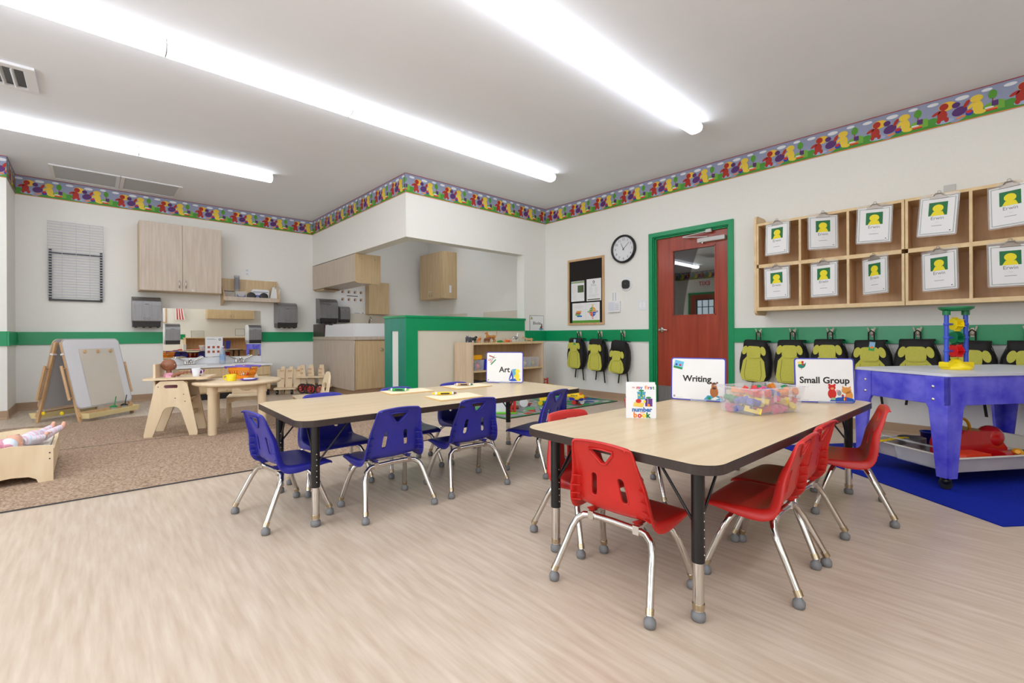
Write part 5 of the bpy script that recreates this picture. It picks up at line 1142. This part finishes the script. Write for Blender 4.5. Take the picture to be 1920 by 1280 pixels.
for x, y in ((.13, -.2), (-.02, -.12), (-.08, -.06), (-.17, -.02), (-.23, -.0)):
    a = MB().lathe([(.052, -.012), (.068, -.012), (.072, -.006), (.072, .006), (.068, .012), (.052, .012), (.052, -.012)], BLACK, 24, Matrix.Translation((x, y, .073)) @ Matrix.Rotation(pi/2, 4, 'X'), cap=False).build('tyre', t)
    b = MB()
    for k in range(6): b.prism([(p[0], p[1]) for p in [(x+.006*cos(k*pi/3+1.2), .073+.006*sin(k*pi/3+1.2)), (x+.052*cos(k*pi/3-.16), .073+.052*sin(k*pi/3-.16)), (x+.052*cos(k*pi/3+.16), .073+.052*sin(k*pi/3+.16))]], y-.007, y+.007, RED)
    b.lathe([(.048, -.009), (.056, -.009), (.056, .009), (.048, .009), (.048, -.009)], RED, 24, Matrix.Translation((x, y, .073)) @ Matrix.Rotation(pi/2, 4, 'X'), cap=False); b.build('hub', a)
# ================================================================== LOW SHELF UNIT under the half wall
t = thing('toy_shelf', 'low maple toy shelf against the cream half wall, plastic animals on top', 'shelf', (3.345, YP-.03, 0))
D = .365; Ls = 1.235; Hs = .765
MAPE = mat('maple_shelf_panel', (224, 200, 172), .42, scale=(24, 24, 2.5), rgb2=(206, 180, 150), detail=5)
MB().prism(rrect(-D, 0, 0, Hs, .02, 4), 0, .02, MAPE, axis='x').build('side_panel', t, bevel=.002)
MB().prism(rrect(-D, 0, 0, Hs, .02, 4), Ls-.02, Ls, MAPE, axis='x').build('side_panel', t, bevel=.002)
MB().box((.02, -D+.006, Hs-.03), (Ls-.02, -.002, Hs-.008), MAPLEC).build('top_board', t, bevel=.002)
MB().box((.02, -D+.006, .40), (Ls-.02, -.012, .42), MAPLEC).build('middle_shelf', t, bevel=.002); MB().box((.02, -D+.006, .05), (Ls-.02, -.012, .07), MAPLEC).build('bottom_shelf', t)
MB().box((.02, -.012, .07), (Ls-.02, -.002, Hs-.03), mat('maple_shelf_back', (214, 184, 142), .5, scale=(20, 20, 3), rgb2=(196, 162, 118), detail=5)).build('back_panel', t)
SY = YP-.03
def shelfbin(x, w_, h_, c_, items, lab, y=SY-.25, z=.421, m_=None):
    t = thing('shelf_bin', lab, 'bin', (x, y, z), 0, 'clear bins on the toy shelf'); binwalls(MB(), w_/2, .09, h_, m_ or FROST, fl=.008).build('tub', t)
    for i, (nm, c__) in enumerate(items):
        k = len(items); xx = x+(-.5+(i+.5)/k)*(w_-.05); r = .03
        o = MB().ell((0, 0, 0), (r, .04, .035), flat(c__, .4), 12, 8).tube([(0, 0, 0), (0, -.02, .045)], [.014, .01], flat(c__, .4), 8).build(nm, loc=(xx, y-.02+.03*(i % 2), z+.045)); tag(o, '%s %s in the %s' % (('blue', 'orange', 'red', 'teal', 'green', 'olive', 'tan', 'greyish')[7 if len(items) == 1 else (i if len(items) < 4 else i+3)], {'toy_block': 'toy', 'toy_tool': 'toy'}[nm], lab), 'toy')
shelfbin(3.462, .15, .13, None, [('toy_tool', (40, 90, 180)), ('toy_tool', (236, 170, 110)), ('toy_tool', (226, 90, 90))], 'clear bin at the left end of the toy shelf')
tag(MB().prism(rrect(-.07, 0, .07, .055, .02), -.06, .06, flat((250, 176, 20), .35)).build('toy_helmet', loc=(3.47, SY-.25, .553), bevel=.012), 'yellow-orange plastic toy lying on top of the left shelf bin', 'toy')
tag(MB().prism(rrect(-.045, 0, .05, .13, .012), -.08, .08, flat((30, 50, 190), .35)).build('toy_case', loc=(3.615, SY-.24, .421), bevel=.005), 'bright blue plastic case beside the left shelf bin', 'toy')
shelfbin(4.30, .10, .12, None, [('toy_tool', (180, 170, 150))], 'clear bin of greyish toys right of the Art sign')
shelfbin(4.43, .14, .13, None, [('toy_block', (20, 150, 160)), ('toy_block', (110, 180, 80)), ('toy_block', (200, 190, 90)), ('toy_block', (206, 150, 110))], 'clear bin at the right end of the toy shelf')
tag(MB().box((-.09, -.09, 0), (.09, .09, .2), flat((16, 120, 70), .45)).build('green_box', loc=(3.66, SY-.22, .071), bevel=.006), 'dark green box on the bottom board of the toy shelf', 'box')
tag(MB().box((-.08, -.09, 0), (.08, .09, .22), flat((60, 54, 70), .45)).build('dark_box', loc=(3.47, SY-.22, .071), bevel=.006), 'dark purple-grey box at the bottom left of the toy shelf', 'box')
# plastic animals
def animal(name, lab, x, y, L, Hh, rz, c_, neck=(.3, .5), head=.18, tail=None, stripes=False, body=.2, legr=.035, c2=None, mane=False, ears=.05, snout=.12):
    z0_ = .7575; m_ = flat(c_, .5); b = MB(); bt_ = Hh*body
    zb = Hh*.5; hl = L*.5
    b.tube([(-hl*.95, 0, zb*1.02), (-hl*.75, 0, zb*1.05), (-hl*.3, 0, zb*.98), (hl*.2, 0, zb*.98), (hl*.55, 0, zb*1.05), (hl*.75, 0, zb*1.12)], [bt_*.4, bt_*.85, bt_*.8, bt_*.85, bt_, bt_*.6], m_, 12)
    hx, hz = hl*.6+L*neck[0], zb+Hh*neck[1]*.8
    b.tube([(hl*.55, 0, zb*1.1), (hl*.6+L*neck[0]*.5, 0, (zb*1.1+hz)/2+Hh*.03), (hx, 0, hz)], [bt_*.75, bt_*.5, bt_*.45], m_, 10)
    b.tube([(hx-L*.04, 0, hz+Hh*.02), (hx+L*head*.3, 0, hz), (hx+L*head, 0, hz-Hh*.07), (hx+L*(head+snout*.3), 0, hz-Hh*.09)], [bt_*.4, bt_*.55, bt_*.38, bt_*.2], m_, 10)
    for s in (-1, 1):
        b.tube([(hx-L*.01, s*bt_*.35, hz+bt_*.3), (hx-L*.03, s*bt_*.6, hz+bt_*.3+Hh*ears)], [bt_*.22, bt_*.08], m_, 6)
        b.tube([(-hl*.75, s*bt_*.5, zb*1.0), (-hl*.62, s*bt_*.55, zb*.66), (-hl*.82, s*bt_*.55, zb*.34), (-hl*.76, s*bt_*.55, .004), (-hl*.68, s*bt_*.55, .002)], [bt_*.55, legr*Hh*1.5, legr*Hh, legr*Hh, legr*Hh*1.1], m_, 8)
        b.tube([(hl*.55, s*bt_*.5, zb*1.0), (hl*.52, s*bt_*.6, zb*.5), (hl*.55, s*bt_*.6, .004), (hl*.61, s*bt_*.6, .002)], [bt_*.5, legr*Hh*1.2, legr*Hh, legr*Hh*1.1], m_, 8)
    tl = tail or [(-.1, -.2), (-.13, -.42)]
    b.tube([(-hl*.95, 0, zb*1.1)]+[(-hl*.95+L*a, 0, zb*1.1+Hh*c__) for a, c__ in tl], [bt_*.22]+[bt_*.14]*len(tl), m_, 6)
    o = b.build(name, loc=(x, y, z0_), rz=R(rz)); tag(o, lab, 'toy animal', 'plastic animals on the toy shelf')
    if mane:
        MB().ell((hl*.75, 0, zb*1.35), (L*.14, bt_*1.1, Hh*.24), flat(c2), 12, 8).build('mane', o)
    if stripes:
        for k in range(7):
            xx = -hl*.8+k*hl*.24; MB().tube([(xx+.001*cos(q), bt_*.93*cos(q), zb+bt_*.93*sin(q)) for q in [2*pi*j/14 for j in range(14)]], .0022, INK, 5, closed=True).build('stripe', o)
        for k in range(4):
            u = k/4+.1; xx = hl*.55+(hx-hl*.55)*u; zz = zb*1.1+(hz-zb*1.1)*u; MB().tube([(xx+bt_*.5*cos(q)*.6, bt_*.5*sin(q), zz+bt_*.3*cos(q)) for q in [2*pi*j/12 for j in range(12)]], .002, INK, 5, closed=True).build('stripe', o)
    return o
yy = SY-.26
animal('toy_elephant', 'dark grey plastic elephant at the left end of the toy shelf top', 3.395, yy+.03, .10, .10, 200, (84, 88, 100), neck=(.02, .25), head=.1, body=.27, legr=.09, ears=.12, snout=.9)
animal('toy_buffalo', 'black and dark green plastic buffalo behind the orange lion on the shelf', 3.535, yy+.12, .11, .095, 0, (50, 62, 56), neck=(.08, .3), body=.25, legr=.06)
animal('toy_lion', 'orange-tan plastic lion in front of the dark buffalo on the shelf', 3.53, yy+.0, .085, .075, 250, (226, 150, 84), mane=True, c2=(206, 110, 60), body=.24, legr=.06)
animal('toy_bull', 'brown plastic bull between the lion and the dog on the shelf', 3.675, yy+.01, .115, .085, 8, (138, 82, 54), neck=(.08, .25), body=.22, legr=.055, ears=.12)
animal('toy_dog', 'large golden-brown plastic dog with its tail up, tallest on the shelf', 3.80, yy+.10, .17, .145, 180, (196, 132, 60), neck=(.04, .45), head=.16, body=.17, legr=.045, tail=[(-.1, .05), (-.17, .25), (-.15, .42)], ears=.01)
animal('toy_zebra', 'black and white striped plastic zebra standing on the shelf', 4.17, yy+.02, .115, .115, 10, (236, 236, 236), neck=(.14, .55), stripes=True, body=.17, legr=.035)
animal('toy_tiger', 'pale orange plastic tiger at the right end of the toy shelf top', 4.415, yy+.02, .14, .07, 175, (226, 176, 130), body=.24, legr=.06, tail=[(-.1, -.05), (-.2, -.05)], stripes=False)
animal('toy_pig', 'small pink plastic pig beside the orange crab on the shelf', 4.07, yy+.01, .055, .045, 20, (240, 160, 150), body=.3, legr=.08, neck=(.02, .1))
o = MB().tube([(-.07, 0, .012), (-.03, 0, .014), (.01, 0, .016), (.04, .005, .014), (.08, .01, .008)], [.008, .012, .015, .012, .004], flat((60, 150, 60)), 10)
for s in (-1, 1):
    for x in (-.02, .025): o.tube([(x, s*.01, .012), (x+.005, s*.026, .006), (x+.012, s*.03, .002)], .004, flat((60, 150, 60)), 6)
tag(o.build('toy_crocodile', loc=(3.83, yy-.06, .7577), rz=R(15)), 'green plastic crocodile lying in front of the dog on the shelf', 'toy animal', 'plastic animals on the toy shelf')
o = MB().ell((0, 0, .018), (.026, .02, .016), flat((246, 120, 40)), 14, 8)
for s in (-1, 1):
    for k in range(4): o.tube([(.02*s, -.012+.008*k, .018), (.036*s, -.014+.01*k, .034 if k == 0 else .022), (.04*s, -.016+.012*k, .048 if k == 0 else .002)], .004, flat((246, 120, 40)), 6)
tag(o.build('toy_crab', loc=(4.0, yy, .7577)), 'bright orange plastic crab on the shelf between dog and zebra', 'toy animal', 'plastic animals on the toy shelf')
# Blocks sign on the wall
t = thing('wall_sign', 'small white sign reading Blocks above the green rail in the corner', 'sign', (4.851, YP, 1.023))
b = MB().prism(rrect(-.149, -.115, .149, .115, .008), -.003, -.0005, flat((70, 74, 110))); b.face(rrect(-.144, -.11, .144, .110, .006), -.0035, PAPER); text(b, 'Blocks', .064, 0, .0, -.004, INK, bold=.0004)
for x, z in ((-.12, .065), (-.1, .065), (-.11, .085)): b.face(rect(x-.009, z-.009, x+.009, z+.009), -.004, flat((150, 160, 50)))
b.face(oval(.09, -.085, .042, .02), -.004, flat((110, 170, 200))); b.face(oval(.1, -.055, .018, .03), -.0044, flat((90, 50, 44))); b.face(oval(.1, -.018, .014, .015), -.0044, flat((150, 110, 100))); b.face(rect(.065, -.075, .085, -.05), -.0048, flat((60, 90, 60))); b.face(oval(.105, -.06, .009, .016), -.0048, flat((216, 90, 50)))
b.build('sign_plate', t)
# wooden triangle and red toy chair right of the shelf
o = MB().prism([(-.06, 0), (.07, 0), (-.035, .33)], -.02, .02, BIRCH).build('wooden_triangle', loc=(4.80, YP-.1, .0)); tag(o, 'pale wooden triangle block standing right of the toy shelf', 'toy block')
t = thing('toy_chair', 'tiny red-orange doll chair standing right of the toy shelf', 'toy chair', (4.80, 4.48, .0), R(8)); RO = flat((216, 66, 36), .4)
for x in (-.045, .045): MB().box((x-.007, .03, 0), (x+.007, .045, .235), RO).build('leg', t); MB().box((x-.007, -.045, 0), (x+.007, -.03, .14), RO).build('leg', t)
MB().box((-.052, -.045, .14), (.052, .045, .15), flat((240, 190, 40))).build('seat', t); MB().box((-.045, .032, .2), (.045, .043, .225), RO).build('back_rail', t); MB().box((-.045, .032, .165), (.045, .043, .18), RO).build('back_rail', t)
# ================================================================== TOYS ON THE ROAD RUG
Z0 = .0078
def wheels(t, pts, r, m_, w_=.02):
    for x, y in pts: MB().tube([(x, y-w_/2, r), (x, y+w_/2, r)], r, m_, 18).build('wheel', t)
t = thing('toy_plane', 'yellow toy aeroplane with blue belly and red wheels on the road rug', 'toy', (4.36, 3.60, Z0), R(-62))
# local x forward = toward the left in view
YP_ = flat((250, 206, 14), .35); 
b = MB().tube([(-.14, 0, .105), (-.08, 0, .095), (0, 0, .095), (.06, 0, .088), (.1, 0, .08)], [.012, .03, .045, .042, .025], YP_, 16); b.build('fuselage', t)
b = MB().prism([(-.07, .045), (.085, .045), (.1, .075), (-.08, .08)], -.035, .035, flat((30, 40, 170), .35)); b.build('belly', t, bevel=.008)
b = MB().prism([(.015, -.17), (.06, -.17), (.075, .17), (.0, .17)], .075, .085, YP_, axis='z'); b.build('wing', t, bevel=.003)
MB().prism([(-.15, .1), (-.1, .1), (-.13, .18), (-.155, .18)], -.006, .006, YP_).build('tail_fin', t, bevel=.002); MB().prism([(-.15, -.06), (-.11, -.06), (-.11, .06), (-.15, .06)], .105, .111, YP_, axis='z').build('tail_wing', t)
for s in (-1, 1):
    for k in range(4): MB().ell((-.05+.022*k, s*.0445, .105), (.006, .002, .008), INK, 8, 5).build('window', t)
MB().ell((.055, 0, .115), (.025, .036, .022), flat((226, 110, 40)), 12, 8).build('windscreen', t)
MB().box((.115, -.045, .073), (.12, .045, .085), RED).box((.1, -.008, .072), (.122, .008, .088), RED).build('propeller', t)
for x, y, c_ in ((-.01, -.075, RED), (-.01, .075, RED), (.075, 0, WHITE)): MB().tube([(x, y-.01, .026), (x, y+.01, .026)], .026, c_, 18).build('wheel', t); 
MB().bar((-.01, -.075, .026), (-.01, .075, .026), .01, .01, BLU).bar((.075, 0, .026), (.07, 0, .06), .014, .014, BLU).build('undercarriage', t)
t = thing('toy_car', 'red and yellow toy roller car with white wheels on the road rug', 'toy', (3.80, 3.93, Z0), R(-48))
MB().tube([(0, -.075, .055), (0, .075, .055)], .042, RED, 20).build('drum', t); MB().tube([(0, -.03, .055), (0, .03, .055)], .0435, YEL, 20).build('band', t); wheels(t, [(0, -.09), (0, .09)], .05, WHITE, .025)
t = thing('toy_truck', 'yellow and green toy digger with blue roof, half behind a blue chair', 'toy', (4.02, 3.80, Z0), R(-60))
MB().box((-.07, -.04, .03), (.07, .04, .055), GRN).build('chassis', t, bevel=.004); MB().prism([(-.06, .055), (.03, .055), (.03, .09), (.0, .12), (-.06, .12)], -.035, .035, YEL).build('cab', t, bevel=.005); MB().box((-.062, -.037, .12), (.002, .037, .13), BLU).build('roof', t); wheels(t, [(-.045, -.045), (.045, -.045), (-.045, .045), (.045, .045)], .028, YEL)
MB().bar((.03, 0, .08), (.12, 0, .05), .02, .02, RED).build('digger_arm', t)
t = thing('toy_garage', 'white toy garage with red posts on a bright green base, on the road rug', 'toy', (3.30, 3.74, Z0), R(-40))
MB().box((-.14, -.09, 0), (.14, .09, .015), flat((110, 206, 40))).build('base', t, bevel=.003); MB().box((-.13, -.05, .015), (.06, .08, .12), WHITE).build('wall', t, bevel=.003)
for x, y in ((.08, -.06), (.12, -.06), (.08, .06), (.12, .06)): MB().box((x-.012, y-.012, .015), (x+.012, y+.012, .17), RED).build('post', t)
MB().box((.06, -.08, .17), (.14, .08, .18), RED).build('roof', t)
tag(MB().tube([(-.045, 0, .022), (.045, 0, .022)], .021, flat((136, 84, 50)), 16).build('wooden_cylinder', loc=(3.55, 3.83, Z0), rz=R(-40)), 'brown wooden cylinder lying on the road rug', 'toy block')
# ================================================================== WATER TABLE
au = Vector((.56, .829, 0)); av = Vector((.829, -.56, 0)); C0 = Vector((3.375, .232, 0)); WW, LL, HT = .56, 1.16, .635
wt = thing('water_table', 'blue plastic water table with pale lid and lower tray, on the blue mat', 'water table', C0, atan2(av.y, av.x))
# local x along the long side (away right), local y along the short side (away left)
zt_, za = HT-.016, .462
def legpoly(s0, s1, L_):   # an apron side with tapering legs, x from 0 to L_
    return [(0, zt_), (L_, zt_), (L_, za), (L_-.012, .075), (L_-.075, .075), (L_-.125, za-.02), (L_-.145, za), (.145, za), (.125, za-.02), (.075, .075), (.012, .075), (0, za)]
t_ = .018
def leg_side(P0, ang, L_, nm):
    M = Matrix.Translation(P0) @ Matrix.Rotation(ang, 4, 'Z')
    for a, c_ in ((0, 1), (1, -1)):
        q = (lambda x: x) if a == 0 else (lambda x: L_-x)
        b = MB(); b.M = M; b.prism([(q(.0), zt_), (q(.115), zt_), (q(.113), za), (q(.1), za-.025), (q(.06), .07), (q(.008), .07), (q(.0), za)], 0, t_, WTBLUE); b.build('leg', wt, bevel=.006, seg=3)
        for z in ((.56, .49) if nm == 'short' else ()): b = MB(); b.M = M; b.lathe([(.009, 0), (.0075, .004), (0, .0055)], CHROME, 12, Matrix.Translation((q(.075), 0, z)) @ Matrix.Rotation(pi/2, 4, 'X')); b.build('bolt', wt)
    b = MB(); b.M = M; b.box((.115, .003, za), (L_-.115, t_-.002, zt_), WTBLUE); b.build('apron', wt, bevel=.003)
leg_side((0, 0, 0), 0, LL, 'long'); leg_side((0, WW, 0), -pi/2, WW, 'short'); leg_side((LL, WW, 0), pi, LL, 'long'); leg_side((LL, 0, 0), pi/2, WW, 'short')
MB().prism(rrect(-.004, -.004, LL+.004, WW+.004, .03), zt_, HT, flat((216, 218, 226), .35), axis='z').build('lid', wt, bevel=.003)
b = MB(); binwalls(b, LL/2-.10, WW/2-.05, .09, BEIGE, fl=.03, th=.006, M=Matrix.Translation((LL/2, WW/2, .085))); b.build('lower_tray', wt, bevel=.003)
b = MB(); 
L3, W3 = LL/2-.07, WW/2-.02
for a in ((-L3-.015, -W3-.015, L3+.015, -W3+.002), (-L3-.015, W3-.002, L3+.015, W3+.015), (-L3-.015, -W3+.002, -L3+.002, W3-.002), (L3-.002, -W3+.002, L3+.015, W3-.002)): b.box((LL/2+a[0], WW/2+a[1], .169), (LL/2+a[2], WW/2+a[3], .176), BEIGE)
b.build('tray_rim', wt, bevel=.002)
for x, y in ((.04, .045), (LL-.04, .045), (.04, WW-.045), (LL-.04, WW-.045)):
    c_ = MB().tube([(x-.012, y-.012, .033), (x+.012, y+.012, .033)], .028, BLACK, 20).build('caster', wt); MB().ell((x, y, .048), (.026, .026, .024), BLACK, 14, 8).tube([(x, y, .06), (x, y, .08)], .008, CHROME, 8).build('hood', c_)
Mw = Matrix.Translation(C0) @ Matrix.Rotation(atan2(av.y, av.x), 4, 'Z'); rw = atan2(av.y, av.x)
def WP(x, y, z): return Mw @ Vector((x, y, z))
# toy tower on the lid
tp = Vector((3.82, .225, HT+.001)); t = thing('toy_tower', 'blue, green and yellow sand-wheel toy tower standing on the water table', 'toy', tp, R(-40))
YT = flat((250, 222, 20), .35); BT = flat((56, 84, 200), .35); GT = flat((10, 120, 70), .35)
MB().lathe([(.07, 0), (.073, .012), (.068, .02), (.04, .04), (.015, .062), (0, .066)], YT, 30).build('base', t); MB().prism(rrect(-.08, .01, .08, .045, .01), -.03, .03, YT).build('base_bridge', t, bevel=.004)
for s in (-1, 1):
    l = MB().tube([(s*.062, 0, .03), (s*.06, 0, .335)], .0115, BT, 14).build('post', t)
    for z in (.11, .19, .27): MB().ell((s*.061, 0, z), (.015, .015, .014), BT, 12, 8).tube([(s*.061, 0, z), (s*.022, 0, z)], [.009, .005], BT, 10).build('bearing', l)
    MB().tube([(s*.06, 0, .325), (s*.06, 0, .35)], .019, GT, 14).build('post_cap', t)
MB().lathe([(.06, .35), (.078, .362), (.081, .374), (.074, .374), (.07, .366)], GT, 30).build('top_dish', t)
for z, c_ in ((.27, YT), (.19, GT), (.11, flat((220, 30, 30), .35))):
    b = MB()
    for k in range(6):
        a = k*pi/3+z*9; b.add([(-.02, .006*cos(a+1.57), z+.006*sin(a+1.57)), (.02, .006*cos(a+1.57), z+.006*sin(a+1.57)), (.02, .043*cos(a), z+.043*sin(a)), (-.02, .043*cos(a), z+.043*sin(a)), (-.02, .006*cos(a-1.57), z+.006*sin(a-1.57)), (.02, .006*cos(a-1.57), z+.006*sin(a-1.57))], [(0, 1, 2, 3), (5, 4, 3, 2), (0, 3, 4), (1, 5, 2)], c_)
    for s in (-1, 1): b.prism(oval(0, z, .03, .034, 16), s*.02-.0015, s*.02+.0015, c_, axis='x')
    b.build('paddle_wheel', t)
# contents of the lower tray
t = thing('red_toy_truck', 'large glossy red plastic toy with yellow handle in the water table tray', 'toy', WP(.42, .22, 0.092), rw); RG = mat('glossy_red', (196, 18, 28), .18, var=.02, coat=.5)
MB().prism([(-.16, 0), (.16, 0), (.17, .09), (.08, .19), (-.13, .2), (-.17, .1)], -.08, .08, RG).build('body', t, bevel=.02, seg=3); MB().ell((.1, -.04, .15), (.07, .06, .065), RG, 18, 10).build('front_scoop', t); MB().tube([(.06, -.11, .03), (.2, -.09, .03)], [.055, .05], RG, 20).build('bucket', t)
MB().tube([(-.02+.06*cos(q), .02, .19+.06*sin(q)) for q in [pi*k/10 for k in range(11)]], .008, flat((230, 170, 20), .35), 10).build('handle', t)
t = thing('orange_scoop', 'orange-red plastic scoop lying at the front of the water table tray', 'toy', WP(.24, .08, 0.092), rw); MB().prism([(-.1, .03), (.12, .03), (.1, .09), (-.06, .09)], -.035, .06, flat((236, 66, 26), .3)).build('scoop_body', t, bevel=.008)
tag(MB().ell((0, 0, .03), (.04, .028, .028), flat((246, 170, 16), .3), 14, 8).tube([(-.03, 0, .03), (-.07, 0, .05)], .012, flat((246, 170, 16), .3), 8).build('yellow_toy', loc=WP(.60, .10, 0.130)), 'small golden-yellow toy beside the glossy red toy in the tray', 'toy')
t = thing('toy_pan', 'grey metal toy pan with yellow handle in the water table tray', 'toy pan', WP(.244, .40, 0.135), rw)
MB().lathe([(.06, 0), (.068, .008), (.07, .065), (.066, .065), (.064, .01), (0, .01)], mat('grey_pan', (120, 116, 116), .35, metal=.4), 28).build('pan_body', t); MB().box((-.1, -.012, .058), (-.03, .012, .066), YEL).bar((-.1, 0, .062), (-.21, .03, .04), .022, .008, YEL).build('handle', t, bevel=.002)
tag(MB().lathe([(.04, 0), (.055, .12), (.058, .12), (.058, .128), (.05, .128), (.036, .004), (0, .004)], flat((24, 44, 150), .3), 24).build('blue_beaker', loc=WP(.437, .44, 0.092)), 'dark blue toy beaker in the water table tray beside the pan', 'toy cup')
tag(MB().lathe([(.038, 0), (.05, .09), (.046, .09), (.034, .004), (0, .004)], flat((200, 46, 30), .3), 24).build('red_beaker', loc=WP(.36, .47, 0.0925)), 'red toy cup standing beside the blue beaker in the tray', 'toy cup')
t = thing('grey_toy_pan', 'small grey toy pan with green handle at the far end of the tray', 'toy pan', WP(.72, .14, 0.110), rw); MB().lathe([(.05, 0), (.055, .045), (.052, .045), (.048, .004), (0, .004)], mat('grey_pan', (120, 116, 116), .35), 24).build('pan_body', t); MB().bar((-.04, 0, .05), (.06, .0, .055), .014, .008, GRN).build('handle', t)
t = thing('clear_box', 'clear plastic box holding tan toy food in the left end of the tray', 'box', WP(.16, .22, 0.092), rw); binwalls(MB(), .10, .11, .08, ACRY, fl=.01).build('tub', t)
for i, (x, y) in enumerate(((-.04, -.03), (.02, 0), (.05, -.05))): tag(MB().ell((0, 0, 0), (.028, .02, .016), flat((226, 170, 100)), 12, 6).build('toy_bread', loc=WP(.16+x, .22+y, 0.115), rz=i), 'tan toy bread in the clear box under the water table', 'toy food', 'tan toy breads')
t = thing('plastic_sheet', 'bent clear plastic sheet leaning in the left end of the water table tray', 'lid', WP(.0, .36, 0.100), rw)
b = MB()
for k in range(4): b.tube([(-.03+.02*k, .1-.02*k, .14-.008*k), (.1+.01*k, -.05, .1), (.22, -.2-.015*k, .075)], .0035, ACRY, 6)
b.build('fold', t)
# ================================================================== BEHIND THE CAMERA (seen in the mirror)
wallcab('wall_cabinet', 2.65, 3.95, 1.40, 2.1, .33, 'blond two-door wall cabinet on the wall behind the camera', CABT, loc=(3.3, Y0, 0), rz=pi)
t = thing('toy_shelf', 'long blond shelf unit behind the camera, seen in the mirror', 'shelf', (3.0, Y0+.001, 0), pi)
for x in (-.93, -.01, .91): MB().box((x, -.38, 0), (x+.02, -.001, .79), MAPLEC).build('side_panel', t)
for z in (.05, .41): MB().box((-.91, -.375, z), (.91, -.012, z+.02), MAPLEC).build('shelf_board', t)
MB().box((-.95, -.39, .79), (.95, -.001, .815), MAPLEC).build('top_board', t, bevel=.003); MB().box((-.91, -.012, .07), (.91, -.002, .79), MAPLEB).build('back_panel', t)
t = thing('wall_flag', 'striped red and white flag with blue corner hanging behind the camera', 'flag', (1.98, Y0+.12, 1.35), pi)
MB().tube([(0, .11, .75), (0, -.3, .95)], .01, OAK, 8).build('flag_pole', t)
for k in range(7): MB().prism([(-.12+.034*k, .0+.01*(k % 2)), (-.086+.034*k, .0+.012), (-.0+.02*k, .62), (-.02+.02*k, .62)], -.03+.004*k, -.026+.004*k, RED if k % 2 else PAPER).build('stripe', t)
MB().box((-.06, -.04, .45), (.02, -.034, .75), BLU).build('canton', t)
t = thing('wire_basket', 'wire letter rack on the shelf behind the camera', 'rack', (2.4, Y0+.2, .816), pi)
for k in range(7): MB().tube([(-.16, -.1, .01+.032*k), (.16, -.1, .01+.032*k), (.16, .1, .01+.032*k), (-.16, .1, .01+.032*k)], .003, GREY, 6, closed=True).build('wire_ring', t)
for x in (-.16, .16): MB().tube([(x, -.1, 0), (x, -.1, .21)], .004, GREY, 6).build('post', t)
t = thing('shelf_sign', 'white sign with dark edge on the wall above the shelf behind the camera', 'sign', (3.6, Y0+.001, .98), pi); b = MB().prism(rrect(-.14, -.11, .14, .11, .01), -.004, -.0005, flat((50, 50, 70))); b.face(rrect(-.132, -.102, .132, .102, .008), -.005, PAPER); b.build('sign_plate', t)
t = thing('notice_board', 'oak-framed notice board behind the camera', 'board', (1.42, Y0+.001, 1.7), pi); MB().box((-.24, -.02, -.44), (.24, -.0005, .44), OAK).build('frame', t); MB().box((-.21, -.022, -.41), (.21, -.02, .41), PAPER).build('felt_panel', t)
